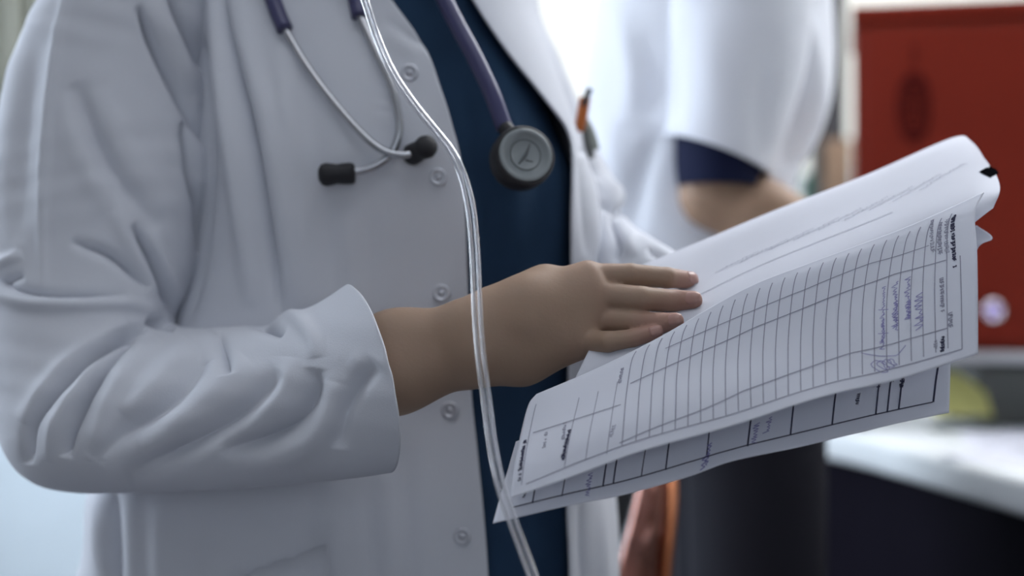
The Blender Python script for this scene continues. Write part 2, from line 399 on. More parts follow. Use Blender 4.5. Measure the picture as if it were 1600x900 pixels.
def scribble_text(sh, p0, p1, h, dens=1.0, w=0.0004):
    """a run of small illegible letter-like strokes from p0 to p1 (page points), letter height h (m)"""
    a = np.array(sh.inv(*p0)); b = np.array(sh.inv(*p1)); A = sh.at(*a); B = sh.at(*b); L = np.linalg.norm(B - A)
    n = max(2, int(L / (h * 0.62) * dens)); d = (b - a) / n; out = []
    sc = np.linalg.norm(sh.at(min(a[0] + 0.02, 1), a[1]) - sh.at(a[0] , a[1])) / 0.02 if a[0] < 0.97 else 0.3
    hu = h / sc
    for i in range(n):
        if random.random() < 0.1: continue
        o = a + d * i; k = random.choice([0, 1, 2, 3]); e = d * 0.7
        up = np.array([-hu, 0]) * random.choice([1, 1, 0.7])
        if k == 0: out.append(([o, o + up, o + up + e, o + e], w))
        elif k == 1: out.append(([o + up, o, o + e], w)); out.append(([o + up / 2, o + up / 2 + e], w))
        elif k == 2: out.append(([o, o + up + e / 2, o + e], w))
        else: out.append(([o + up, o + up + e, o + e / 2 + up / 2, o + e, o], w))
    return out
def handwriting(sh, p0, p1, h, w=0.00045, turns=1.0):
    a = np.array(sh.inv(*p0)); b = np.array(sh.inv(*p1)); L = np.linalg.norm(sh.at(*b) - sh.at(*a)); n = max(6, int(L / h * 3.2 * turns)); pts = []
    hu = h / 0.3
    for i in range(n):
        t = i / (n - 1); o = a + (b - a) * t
        pts.append(o + np.array([(-hu if i % 2 else 0.25 * hu) * random.uniform(0.2, 1.15), random.uniform(-0.006, 0.006)]))
    return [(pts, w)]

# A: sheet turned back (its blank reverse shows); B: top form; C: lower form; D: a sheet between
shA = Sheet([[(880, 640, .905), (1010, 590, .905), (1160, 530, .905), (1330, 460, .915), (1470, 385, .925), (1552, 325, .94)],
             [(905, 578, .915), (1000, 534, .925), (1150, 462, .930), (1320, 395, .935), (1470, 330, .942), (1562, 300, .950)],
             [(950, 492, .955), (1045, 455, .965), (1180, 395, .975), (1340, 330, .98), (1490, 272, .98), (1560, 282, .975)],
             [(985, 440, .99), (1075, 402, 1.00), (1200, 345, 1.01), (1350, 286, 1.02), (1502, 228, 1.02), (1549, 262, 1.005)],
             [(1004, 414, 1.012), (1090, 379, 1.025), (1210, 329, 1.035), (1352, 274, 1.045), (1490, 215, 1.05), (1519, 224, 1.03)]], 120, 70)
shA.build('paper_sheet', 'blank white back of the turned-over sheet under the fingertips', 'paper', 'stack of ward papers')
shB = Sheet([[(797, 779, .850), (900, 743, .852), (1000, 706, .855), (1140, 667, .858), (1240, 634, .860), (1310, 614, .864), (1400, 594, .868), (1528, 554, .872)],
             [(804, 728, .862), (905, 690, .864), (1005, 652, .868), (1140, 610, .872), (1240, 578, .876), (1310, 556, .880), (1400, 529, .882), (1528, 478, .885)],
             [(815, 672, .880), (915, 632, .884), (1010, 594, .888), (1142, 548, .892), (1242, 512, .895), (1312, 484, .898), (1402, 450, .900), (1527, 398, .902)],
             [(826, 632, .892), (922, 592, .898), (1018, 548, .903), (1150, 485, .908), (1250, 440, .911), (1322, 412, .914), (1412, 380, .917), (1524, 333, .921)],
             [(838, 616, .897), (932, 576, .904), (1030, 527, .910), (1162, 452, .917), (1262, 412, .920), (1336, 385, .923), (1428, 350, .926), (1538, 300, .934)]], 160, 70)
shB.build('form_sheet', 'ruled form sheet on top with violet handwriting in its right columns', 'paper', 'stack of ward papers')
shC = Sheet([[(770, 818, .857), (880, 792, .860), (975, 773, .864), (1075, 745, .868), (1143, 721, .870), (1247, 699, .875), (1330, 679, .879), (1400, 662, .882), (1483, 645, .885)],
             [(786, 760, .876), (888, 730, .879), (982, 704, .883), (1080, 672, .888), (1148, 648, .891), (1250, 622, .896), (1333, 601, .899), (1402, 586, .902), (1485, 568, .905)],
             [(806, 690, .895), (896, 660, .898), (990, 630, .904), (1086, 598, .910), (1152, 572, .913), (1255, 542, .917), (1336, 520, .920), (1404, 502, .923), (1484, 478, .926)]], 140, 40)
shC.build('form_sheet', 'lower form sheet with heavy black ruled boxes peeking out under the top form', 'paper', 'stack of ward papers')
shD = Sheet([[(900, 660, 0.909), (1100, 600, 0.921), (1300, 530, 0.931), (1480, 470, 0.939), (1512, 452, 0.941)],
             [(905, 625, 0.915), (1110, 560, 0.929), (1310, 480, 0.939), (1490, 410, 0.945), (1528, 388, 0.947)],
             [(912, 590, 0.924), (1120, 525, 0.937), (1320, 440, 0.947), (1500, 380, 0.952), (1551, 372, 0.953)],
             [(930, 585, 0.929), (1130, 515, 0.943), (1330, 430, 0.953), (1490, 372, 0.957), (1526, 352, 0.959)]], 60, 30)
shD.build('paper_sheet', 'small grey paper corner sticking out behind the right edge of the top form', 'paper', 'stack of ward papers')

# print on B
ln = []; bold = []; hand = []
def xb(x): return np.interp(x, [800, 1528], [0, 1])
def border(y_list): return shB.L(*y_list)
# long rules (run along the page)
ln.append((shB.L((822, 757), (900, 724), (1000, 688), (1140, 649), (1240, 616), (1310, 596), (1400, 575), (1503, 546)), 0.0006))
ln.append((shB.L((968, 693), (1100, 640), (1160, 612), (1240, 583), (1330, 552), (1420, 530), (1481, 513)), 0.0006))
ln.append((shB.L((833, 677), (880, 662), (970, 633)), 0.0006))
ln.append((shB.L((985, 600), (1100, 548), (1180, 512), (1290, 468), (1400, 428), (1478, 407)), 0.0006))
ln.append((shB.L((1040, 545), (1150, 497), (1260, 452), (1360, 412), (1452, 384)), 0.00045))
# rows (run across the page)
nrow = 27
for i in range(nrow):
    t = i / (nrow - 1); x = 972 + (1481 - 972) * t ** 0.97
    u = shB.inv(x, np.interp(x, [968, 1140, 1310, 1481], [697, 649, 596, 552]))[0]
    top = 0.90 - 0.04 * t
    ln.append(([(u, 0.085), (u - 0.002, 0.4), (u - 0.002, top)], 0.00055))
ln.append((shB.L((1503, 546), (1502, 470), (1501, 430), (1500, 400)), 0.0006))
for x0, y0, x1, y1 in ((838, 610, 815, 760), (905, 600, 882, 733), (935, 590, 915, 722), (965, 575, 948, 712)):
    ln.append((shB.L((x0, y0 + 22), (x1, y1 - 2)), 0.0004))
bold += scribble_text(shB, (823, 688), (815, 735), 0.0022, 1.1, 0.0007) + scribble_text(shB, (815, 740), (813, 752), 0.002, 1, .0006)
bold += scribble_text(shB, (892, 672), (881, 722), 0.0022, 1.1, 0.0007)
ln += scribble_text(shB, (856, 673), (852, 700), 0.0018) + scribble_text(shB, (885, 660), (882, 688), 0.0018) + scribble_text(shB, (962, 664), (956, 684), 0.0026) + scribble_text(shB, (975, 575), (970, 600), 0.002)
bold += scribble_text(shB, (1494, 336), (1494, 418), 0.0026, 1.15, 0.0007)
ln += scribble_text(shB, (1483, 342), (1483, 396), 0.0026) + scribble_text(shB, (1472, 348), (1472, 398), 0.0026, 1, .0006) + scribble_text(shB, (1460, 342), (1461, 395), 0.0024)
ln += scribble_text(shB, (1474, 434), (1475, 488), 0.0024, 1.0, .0006) + scribble_text(shB, (1488, 488), (1488, 512), 0.0026, 1, .0006) + scribble_text(shB, (1464, 532), (1464, 546), 0.002)
bold += scribble_text(shB, (1475, 526), (1475, 549), 0.0024, 1.2, 0.0007)
for p0, p1, h in (((1440, 458), (1441, 512), .0042), ((1421, 434), (1421, 500), .0036), ((1402, 440), (1402, 516), .0036), ((1382, 448), (1382, 536), .0032), ((1381, 500), (1381, 545), .003), ((1402, 470), (1402, 512), .003), ((1422, 470), (1422, 498), .0026)):
    hand += handwriting(shB, p0, p1, h)
for cx, cy, r0 in ((1380, 571, 9), (1374, 573, 12), (1388, 568, 8), (1394, 566, 6)):
    hand.append((shB.L(*[(cx + (r0 + 3 * math.sin(3 * a)) * math.cos(a), cy + (r0 * 0.8) * math.sin(a + .6)) for a in np.linspace(0, 2 * math.pi, 14)]), 0.0004))
hand.append((shB.L((1345, 552), (1375, 557), (1402, 556), (1415, 540)), 0.0004))
hand.append((shB.L((1372, 485), (1388, 484)), 0.0004)); hand.append((shB.L((1372, 522), (1388, 521)), 0.0004))
shB.print_('printed_rules', ln, 'ink', 16); shB.print_('printed_text', bold, 'ink2', 4); shB.print_('handwriting', hand, 'pen_ink', 5)
# print on C
lc = [(shC.L((803, 793), (880, 774), (975, 752), (1075, 723), (1140, 704), (1247, 677), (1330, 657), (1400, 641), (1457, 629)), 0.0008)]
for x, yb, yt, w in ((832, 787, 740, .0008), (878, 776, 730, .0006), (942, 761, 705, .0009), (958, 757, 700, .0009), (1002, 745, 690, .0006), (1040, 735, 670, .0009), (1104, 715, 640, .0008), (1168, 698, 630, .001),
                     (1235, 680, 600, .001), (1300, 664, 590, .001), (1368, 649, 570, .001), (1386, 645, 570, .001), (1404, 640, 570, .001), (1458, 629, 560, .0012)):
    lc.append((shC.L((x, yb), (x + 4, (yb + yt) / 2), (x + 9, yt)), w))
lc += scribble_text(shC, (1413, 590), (1411, 606), .0026, 1.1, .0007) + scribble_text(shC, (1345, 612), (1341, 632), .0022) + scribble_text(shC, (1396, 595), (1394, 602), .002) + scribble_text(shC, (1376, 600), (1374, 606), .002)
lc += scribble_text(shC, (823, 770), (820, 778), .002)
shC.print_('printed_rules', lc, 'ink2', 10)
hc = handwriting(shC, (1112, 692), (1104, 728), .004, .0006) + handwriting(shC, (1106, 712), (1100, 734), .005, .0007) + handwriting(shC, (1186, 662), (1180, 692), .003) + handwriting(shC, (1205, 652), (1200, 676), .003) + handwriting(shC, (925, 740), (920, 775), .003)
shC.print_('handwriting', hc, 'pen_ink', 5)
# faint print showing through A, and the black square mark at its corner
fa = []
fa.append((shA.L((1020, 500), (1100, 458), (1200, 410), (1320, 362), (1395, 332)), 0.0008))
for k in range(9):
    x = 1120 + 40 * k; fa += handwriting(shA, (x, 425 - 16 * k), (x + 70, 392 - 17 * k), .003, .0006, 0.5)
shA.print_('show_through_print', fa, 'faint', 6)
shA.print_('black_mark', [(shA.L((1538, 274), (1545, 270), (1553, 265)), 0.0085)], 'ink_black', 8)

# ------------------------------------------------------------------ the doctor
doc = thing('person', 'doctor in a white coat over navy scrubs resting a hand on the papers', 'person', (0, 0, 0))

def surfY(sh, px, py):
    u, v = sh.inv(px, py); return float(sh.at(u, v)[1])
# --- body: one continuous figure
bx = axis(-0.50, 0.36, 0.012, 0.0014, -0.105, 0.145); bx = np.concatenate([bx[bx < 0.145], np.arange(0.145, 0.36, 0.006)])
by = axis(0.86, 1.42, 0.012, 0.0014, 0.915, 1.005)
bz = axis(-0.03, 1.80, 0.012, 0.0014, 1.078, 1.18)
sd = SDF(bx, by, bz)
tc_ = np.array([-0.125, 1.185])     # trunk centre in plan
sh_r = np.array([-0.29, 1.165, 1.375]); sh_l = np.array([-0.03, 1.30, 1.41])
pel = np.array([-0.125, 1.20, 0.90])
sd.chain([(tc_[0], tc_[1] + .01, 1.30), (tc_[0], tc_[1], 1.18), (tc_[0], tc_[1] + .01, 1.05), pel], [0.098, 0.092, 0.086, 0.1], 0.04, (1.25, 0.9, 1))
sd.chain([sh_r + [0.03, 0.02, 0], (tc_[0], 1.22, 1.37), sh_l + [-0.03, -0.01, 0]], [0.045, 0.07, 0.045], 0.05)
sd.chain([(tc_[0], 1.205, 1.38), (tc_[0], 1.19, 1.50)], [0.058, 0.052], 0.03)
hd = np.array([tc_[0], 1.165, 1.615])
sd.cone(hd + [0, 0.03, 0.03], hd + [0, 0.0, 0.02], 0.083, 0.085, 0.02, (0.92, 1.05, 1.12))
sd.cone(hd + [0, -0.02, -0.03], hd + [0, -0.035, -0.085], 0.062, 0.036, 0.03)
sd.cone(hd + [0, -0.092, 0.012], hd + [0, -0.112, -0.022], 0.008, 0.013, 0.012)
for e in (-1, 1):
    sd.cone(hd + [e * 0.078, 0.015, 0.015], hd + [e * 0.078, 0.012, -0.02], 0.014, 0.010, 0.008)
    hip = pel + [e * 0.085, 0.02, -0.03]; knee = np.array([pel[0] + e * 0.09, 1.20, 0.47]); ank = np.array([pel[0] + e * 0.09, 1.225, 0.08])
    sd.chain([hip, knee, ank], [0.085, 0.055, 0.036], 0.03)
    sd.cone(ank + [0, 0.02, -0.045], ank + [e * 0.015, -0.13, -0.05], 0.032, 0.026, 0.02)
# right arm (the one on the papers)
el_r = P(140, 645, 1.075)
sd.chain([sh_r, el_r], [0.05, 0.041], 0.03)
W1, W2 = P(735, 513, .947), P(742, 556, .945)
sd.chain([el_r, P(400, 600, 1.005), P(620, 540, .955), W1], [0.038, 0.025, 0.0205, 0.0175], 0.02)
sd.chain([el_r, P(400, 645, 1.005), P(620, 590, .952), W2], [0.038, 0.025, 0.0205, 0.0178], 0.02)
K = {'index': P(918, 434, .950), 'middle': P(928, 462, .943), 'ring': P(925, 497, .943), 'pinky': P(902, 534, .940)}
sd.chain([W1, P(830, 470, .945), K['index']], [0.0175, 0.0155, 0.0118], 0.014)
sd.chain([P(738, 525, .945), P(830, 492, .940), K['middle']], [0.0175, 0.0155, 0.0122], 0.012)
sd.chain([P(740, 545, .944), P(830, 515, .940), K['ring']], [0.0175, 0.0155, 0.0118], 0.012)
sd.chain([W2, P(815, 556, .946), K['pinky']], [0.0178, 0.0172, 0.0125], 0.014)
tips = {}
def finger(name, pts, rs):
    sd.chain(pts, rs, 0.0016); tips[name] = (pts[-2], pts[-1], rs[-1])
def onA(px, py, r): return P(px, py, surfY(shA, px, py) - r * 1.25)
for nm, mids, tip, rs in (('index', [(985, 430, .949), (1042, 434, .953)], (1074, 437), (.0098, .0078, .0070, .0060)),
                          ('middle', [(1003, 467, .936), (1056, 470, .942)], (1083, 469), (.0102, .0082, .0072, .0062)),
                          ('ring', [(990, 503, .934), (1032, 505, .938)], (1055, 502), (.0096, .0076, .0067, .0058)),
                          ('pinky', [(950, 534, .944), (990, 528, .943)], (1024, 519), (.0092, .0068, .0058, .0050))):
    pts = [K[nm]] + [P(a_, b_, min(c_, surfY(shA, a_, b_) - 1.08 * r_)) for (a_, b_, c_), r_ in zip(mids, rs[1:3])] + [onA(*tip, rs[-1])]
    finger(nm, pts, rs)
# knuckle tendons and thumb tucked behind the palm
sd.chain([P(775, 486, .952), P(852, 449, .958), P(915, 452, .974), P(955, 470, .985)], [0.0165, 0.0128, 0.0095, 0.0078], 0.010)
# left arm and the hand that carries the papers from below
el_l = P(948, 424, 1.175)
wl = P(1110, 520, 1.025)
sd.chain([sh_l, P(786, 95, 1.295), P(830, 205, 1.278), P(878, 315, 1.238), el_l], [0.04, 0.038, 0.037, 0.036, 0.035], 0.02)
sd.chain([el_l, P(1030, 492, 1.105), wl], [0.035, 0.030, 0.024], 0.02)
pal = P(1180, 575, .975)
sd.cone(wl, pal, 0.024, 0.021, 0.012, (1, 0.8, 1)); sd.cone(pal + [-.01, 0, -.012], pal + [.02, 0, -.012], .02, .018, .012)
for k in range(4):
    b0 = pal + np.array([0.035, -0.002, 0.024 - 0.019 * k]); d = np.array([0.03, -0.010, 0.008])
    sd.chain([pal + [0.01, 0, 0.014 - 0.012 * k], b0, b0 + d, b0 + d * 1.7], [0.012, 0.0088, 0.0078, 0.0066], 0.003)
sd.chain([pal + [-.01, 0, .015], pal + [0.005, -0.012, 0.04], pal + [0.02, -.015, 0.058]], [0.013, 0.0105, 0.0085], 0.006)
V, F = sd.mesh()
body = mesh_obj('body', V, F, 'skin', doc)
fl = np.zeros(len(V))
for a, b, r in tips.values():
    d = np.linalg.norm(V - (b + (b - a) * 0.05), axis=1); fl = np.maximum(fl, np.clip(1.25 - d / 0.02, 0, 1))
for k, p in K.items():
    fl = np.maximum(fl, 0.45 * np.exp(-(np.linalg.norm(V - p, axis=1) / 0.013) ** 2))
at = body.data.attributes.new('flush', 'FLOAT', 'POINT'); at.data.foreach_set('value', fl.astype(np.float32))
# finger nails of the visible fingers
for nm in ('index', 'middle', 'ring', 'pinky'):
    a, b, r = tips[nm]; ax = (b - a) / np.linalg.norm(b - a); out = np.array([0, -1, 0.35]); out -= ax * out.dot(ax); out /= np.linalg.norm(out); sd_ = np.cross(ax, out)
    nv = []
    for i in range(7):
        for j in range(7):
            s_ = (i / 6 - 0.5) * 2; t_ = (j / 6 - 0.5) * 2; w = r * 0.72 * math.sqrt(max(0, 1 - (s_ * 0.8) ** 2) * 1.0) * t_
            nv.append(b + ax * (s_ * r * 0.85 + r * 0.15) + sd_ * w + out * (math.sqrt(max(0, r * r - w * w)) * (1.03 if s_ < .5 else 1.0) - 0.0002 - max(0, s_) ** 2 * r * .25))
    n_ = mesh_obj('fingernail', np.array(nv), grid_faces(7, 7), 'nail'); sub(n_, body); solid(n_, 0.0005)

# --- hair
V, F = join_meshes([lathe([(0.001, 0.112), (0.035, 0.108), (0.066, 0.09), (0.086, 0.055), (0.094, 0.01), (0.088, -0.03)], hd + [0, 0.022, 0.012], (0, 0.35, 1), 32), lathe([(0.012, 0.03), (0.04, 0.02), (0.045, -0.01), (0.03, -0.04), (0.01, -0.05)], hd + [0, 0.125, 0.0], (0, 0.4, 1), 20)])
mesh_obj('hair', V, F, 'hair', doc)
# --- trousers and shoes
parts = []
for e in (-1, 1):
    hip = pel + [e * 0.07, 0.02, 0.02]
    parts.append(tube_mesh([hip + [0, 0, .1], hip, (pel[0] + e * 0.09, 1.205, 0.47), (pel[0] + e * 0.09, 1.22, 0.05)], [0.10, 0.115, 0.085, 0.08], 24, 24))
V, F = join_meshes(parts); mesh_obj('trousers', V, F, 'trousers', doc)
for e in (-1, 1):
    a = np.array([pel[0] + e * 0.09, 1.225, 0.045])
    V, F = tube_mesh([a + [0, .06, 0], a + [0, .03, .012], a + [e * .006, -.05, .008], a + [e * .015, -.13, -.008], a + [e * .017, -.165, -.014]], [0.02, 0.044, 0.043, 0.034, 0.012], 20, 30)
    V[:, 2] = np.maximum(V[:, 2], 0.0); mesh_obj('shoe', V, F, 'shoe', doc)

# --- garment rings round the trunk.  rows: y px, left px, right px, front Y, back Y, right-panel edge px, left-panel edge px
trunk = np.array([
    # y    xl    xr   yf     yb     e1    e2
    [-180, 420, 770, 1.105, 1.33, 545, 640],
    [-90, 330, 818, 1.085, 1.35, 560, 685],
    [0, 322, 838, 1.070, 1.35, 604, 735],
    [80, 322, 866, 1.058, 1.345, 662, 790],
    [150, 322, 890, 1.050, 1.34, 690, 850],
    [200, 322, 905, 1.046, 1.335, 706, 888],
    [260, 322, 925, 1.044, 1.33, 721, 895],
    [340, 320, 938, 1.047, 1.33, 727, 893],
    [450, 300, 945, 1.055, 1.33, 731, 892],
    [600, 245, 950, 1.060, 1.34, 736, 888],
    [700, 190, 955, 1.056, 1.35, 746, 886],
    [800, 160, 962, 1.050, 1.35, 756, 886],
    [900, 152, 968, 1.045, 1.35, 763, 890],
    [1100, 100, 970, 1.035, 1.345, 770, 890],
    [1400, 80, 965, 1.025, 1.345, 775, 895],
    [1650, 70, 960, 1.020, 1.345, 778, 898]], float)
def trunk_ring(rows, m, shrink, open_, n_exp=2.9):
    out = []
    for y, xl, xr, yf, yb, e1, e2 in rows:
        yc = (yf + yb) / 2; z = CAMZ - (y - 450) / FP * (yf + 0.03)
        XL = (xl - 800) / FP * (yc); XR = (xr - 800) / FP * (yc - 0.03); cx = (XL + XR) / 2; a = (XR - XL) / 2 - shrink * 1.3; b = (yb - yf) / 2 - shrink
        def pt(t):
            c, s_ = np.cos(t), np.sin(t)
            return np.stack([cx + a * np.sign(c) * np.abs(c) ** (2 / n_exp), yc + b * np.sign(s_) * np.abs(s_) ** (2 / n_exp), np.full(np.shape(t), z)], -1)
        if open_:
            tt = np.linspace(-np.pi + 0.02, -0.02, 900); q = pt(tt); pxs = 800 + q[:, 0] / q[:, 1] * FP
            t1 = np.interp(e1, pxs, tt); t2 = np.interp(e2, pxs, tt)
            t = np.linspace(t1, t2 - 2 * np.pi, m)
        else: t = np.linspace(0, -2 * np.pi, m, endpoint=False)
        out.append(pt(t))
    return np.array(out)
rows = catmull(trunk, 240)
# coat
V = trunk_ring(rows, 420, 0.0, True)
N = normals_grid(V, False)
cen = V.mean(axis=1, keepdims=True)
if ((V - cen) * N).sum() < 0: N = -N
coat_folds = [
    ([(345, -40), (352, 30), (395, 203), (425, 380), (442, 500)], -0.010, 10), ([(372, -40), (385, 60), (425, 220), (455, 400), (470, 490)], 0.007, 20),
    ([(335, -20), (350, 130), (375, 300), (395, 480)], 0.009, 16),
    ([(322, 60), (327, 200), (320, 360), (294, 505)], -0.008, 12),
    ([(430, 40), (455, 200), (490, 480)], 0.004, 18), ([(470, 40), (500, 250), (530, 480)], -0.003, 24),
    ([(570, 300), (580, 380), (590, 470)], -0.002, 16), ([(540, 330), (545, 470)], 0.002, 14),
    ([(605, 60), (606, 300), (612, 480)], -0.0010, 4),
    ([(596, 640), (640, 620)], -0.003, 14),
    ([(250, 780), (252, 960)], 0.004, 16), ([(300, 770), (305, 960)], -0.003, 18), ([(480, 760), (486, 960)], -0.003, 14), ([(512, 740), (514, 960)], 0.005, 10),
    ([(580, 745), (583, 960)], -0.003, 12), ([(548, 745), (550, 960)], 0.002, 14), ([(636, 700), (640, 960)], -0.003, 14), ([(610, 740), (612, 960)], 0.002, 12),
    ([(180, 765), (186, 960)], -0.007, 10), ([(205, 765), (212, 960)], 0.004, 14), ([(155, 770), (158, 860), (170, 900)], 0.006, 14),
    ([(640, 480), (660, 560), (672, 640)], 0.002, 20), ([(650, 60), (690, 60)], -0.0015, 12), ([(600, 30), (660, 70), (690, 90)], -0.002, 10), ([(600, 50), (650, 90)], 0.002, 12),
    ([(905, 250), (915, 400)], -0.002, 12), ([(925, 260), (930, 400)], 0.002, 8), ([(900, 240), (935, 225)], -0.002, 8),
    ([(905, 780), (912, 960)], -0.003, 10), ([(940, 780), (945, 960)], 0.003, 10)]
dsp = fold_disp(V, N, coat_folds, 1.06)
# loose drape of the skirt all round
ang = np.linspace(0, 1, V.shape[1])[None, :]; zz = V[..., 2]
dsp += 0.010 * np.clip((0.95 - zz) / 0.5, 0, 1) * np.sin(ang * 60 + 2 * np.sin(ang * 9)) * np.clip(np.minimum(ang, 1 - ang) / 0.1, 0, 1)
V = V + N * dsp[..., None]
coat = mesh_obj('lab_coat', V, grid_faces(*V.shape[:2]), 'coat', doc, label='white cotton lab coat worn open'); solid(coat, 0.0022, 0)
coatV = V
# scrub top under it
rs_ = catmull(trunk[:14], 140); V = trunk_ring(rs_, 260, 0.011, False)
N = normals_grid(V, True); cen = V.mean(axis=1, keepdims=True)
if ((V - cen) * N).sum() < 0: N = -N
dsp = fold_disp(V, N, [([(760, 60), (790, 180), (800, 330), (800, 480)], 0.004, 22), ([(850, 150), (846, 300), (850, 420)], -0.004, 22), ([(720, 100), (745, 300), (760, 480)], -0.003, 16), ([(870, 260), (872, 420)], 0.003, 14), ([(810, 600), (830, 880)], 0.004, 22), ([(860, 600), (868, 880)], -0.004, 18)], 1.06)
V = V + N * dsp[..., None]
scrub = mesh_obj('scrub_top', V, grid_faces(*V.shape[:2], True), 'scrub', doc, label='navy blue scrub top'); solid(scrub, 0.0015, 0)

# --- sleeves: rings between an outer and an inner rail
def sleeve(rails, n, m, folds, name, Y0, cuff_tilt=0.0, puff=None):
    R = catmull(np.array(rails, float), n); th = np.linspace(0, 2 * np.pi, m, endpoint=False); V = np.zeros((n, m, 3))
    for i, (ox, oy, ix, iy, Yc, rd) in enumerate(R):
        o = P(ox, oy, Yc); q = P(ix, iy, Yc); c = (o + q) / 2; h = (o - q) / 2; tilt = cuff_tilt * np.clip((i / (n - 1) - 0.72) / 0.28, 0, 1) ** 1.5
        cs, sn = np.cos(th), np.sin(th)
        V[i] = c + h[None] * (np.sign(cs) * np.abs(cs) ** 0.9)[:, None] + np.outer(sn, np.array([tilt, -rd, 0]))
    N = normals_grid(V, True); cen = V.mean(axis=1, keepdims=True)
    if ((V - cen) * N).sum() < 0: N = -N
    V = V + N * 1.35 * fold_disp(V, N, folds, Y0)[..., None]
    if puff is not None: V = V + N * puff(V)[..., None]
    o = mesh_obj(name, V, grid_faces(n, m, True), 'coat'); sub(o, coat); solid(o, 0.0022, 0); return o, V
rails_r = [(190, -230, 400, -190, 1.16, .07), (120, -100, 350, -100, 1.14, .078), (76, 0, 332, 0, 1.13, .08), (30, 100, 322, 110, 1.125, .08), (6, 200, 325, 210, 1.12, .08),
           (-8, 300, 326, 300, 1.115, .079), (-14, 400, 310, 400, 1.11, .078), (-14, 480, 288, 458, 1.10, .077), (-11, 560, 272, 488, 1.09, .077), (0, 632, 266, 503, 1.08, .078), (22, 705, 275, 511, 1.065, .079),
           (62, 750, 295, 514, 1.055, .078), (118, 765, 325, 514, 1.045, .076), (200, 766, 360, 512, 1.03, .073), (300, 763, 405, 508, 1.015, .07), (420, 756, 455, 494, .995, .066), (520, 746, 503, 472, .975, .063), (604, 735, 546, 447, .957, .060)]
sl_folds = [
    # upper arm
    ([(215, 10), (240, 70), (270, 130), (322, 235)], -0.009, 9), ([(262, -20), (290, 50), (318, 110)], -0.008, 9), ([(240, 0), (280, 90), (318, 165)], 0.007, 14), ([(286, 190), (300, 270), (312, 330), (312, 400)], -0.009, 9),
    ([(300, 150), (312, 250), (318, 330)], 0.005, 10), ([(117, 130), (160, 245), (245, 360)], -0.0045, 16), ([(95, 150), (140, 270), (220, 370)], 0.003, 22), ([(150, 140), (200, 240), (262, 330)], 0.003, 20),
    ([(205, 350), (240, 410), (268, 470), (272, 498)], -0.008, 12), ([(180, 330), (215, 400), (250, 458)], 0.006, 14), ([(110, 378), (175, 402), (232, 452)], -0.004, 10), ([(235, 370), (262, 430), (280, 470)], 0.006, 12),
    # outer seam ridge
    ([(120, -60), (90, 60), (72, 200), (66, 330), (68, 470)], 0.0045, 9), ([(60, 40), (35, 200), (28, 380)], -0.004, 20),
    # elbow overlap
    ([(-30, 440), (0, 460), (50, 474), (120, 476), (200, 475), (245, 492)], 0.007, 11), ([(-30, 420), (20, 450), (80, 462), (200, 462)], -0.003, 9), ([(-20, 418), (10, 408), (35, 396)], 0.006, 8), ([(0, 440), (40, 430)], -0.003, 8),
    ([(226, 500), (250, 505), (275, 514)], -0.006, 8),
    # forearm
    ([(232, 512), (180, 530), (108, 588), (52, 660), (46, 725)], -0.0085, 9), ([(200, 512), (150, 535), (85, 590), (35, 660)], 0.005, 14), ([(212, 522), (175, 560), (140, 610), (112, 675), (104, 715)], -0.0085, 9), ([(190, 545), (140, 590), (88, 660), (75, 720)], 0.0055, 11),
    ([(240, 525), (200, 580), (160, 650), (150, 720)], 0.0055, 15), ([(338, 520), (300, 580), (255, 632), (195, 672), (150, 720)], -0.0065, 16), ([(290, 530), (250, 590), (195, 650)], 0.004, 18),
    ([(385, 560), (330, 620), (270, 668), (220, 700)], 0.006, 20), ([(440, 580), (405, 618), (350, 662), (270, 710), (200, 745)], -0.0065, 16), ([(492, 575), (488, 610), (465, 655), (415, 688), (345, 706)], -0.0075, 14), ([(455, 560), (450, 600), (420, 640), (370, 675)], 0.006, 16),
    ([(530, 600), (510, 660), (460, 705), (380, 730)], 0.0065, 20), ([(590, 565), (560, 600), (538, 645), (530, 700)], -0.0055, 14),
    ([(385, 500), (415, 508), (445, 524)], -0.006, 9), ([(345, 520), (352, 560), (360, 590)], -0.004, 12), ([(320, 520), (322, 560)], 0.004, 12), ([(390, 490), (430, 488), (465, 500), (490, 530), (495, 560)], 0.006, 12),
    ([(548, 560), (580, 572), (606, 566)], 0.0015, 12)]
def puff_r(V): return 0.0005 * np.sin(V[..., 0] * 60 + 11 * np.sin(V[..., 2] * 23)) * np.sin(V[..., 2] * 75 + V[..., 1] * 40)
sl_folds = [(p, a * (0.6 if a > 0 else 1.3), w) for p, a, w in sl_folds]
sl_r, slV = sleeve(rails_r, 460, 500, sl_folds, 'sleeve', 1.02, 0.022, puff_r)
rails_l = [(790, -200, 640, -220, 1.30, .06), (832, -80, 650, -80, 1.30, .062), (842, 20, 680, 20, 1.30, .062), (872, 90, 700, 100, 1.29, .062), (902, 160, 730, 180, 1.28, .062), (928, 225, 760, 260, 1.26, .06), (957, 282, 800, 340, 1.235, .058), (966, 325, 870, 420, 1.20, .055),
           (985, 352, 905, 490, 1.165, .052), (1015, 372, 940, 540, 1.135, .05), (1050, 393, 985, 580, 1.11, .048), (1090, 420, 1035, 605, 1.085, .046)]
l_folds = [([(880, 130), (910, 240), (950, 300)], -0.004, 10), ([(920, 270), (955, 300), (965, 330)], 0.006, 10), ([(930, 315), (960, 330), (975, 340)], -0.005, 7), ([(955, 340), (965, 380), (960, 410)], -0.006, 7), ([(985, 365), (985, 400)], 0.004, 10), ([(1010, 390), (1040, 405)], -0.003, 8)]
sleeve(rails_l, 140, 160, l_folds, 'sleeve', 1.18)
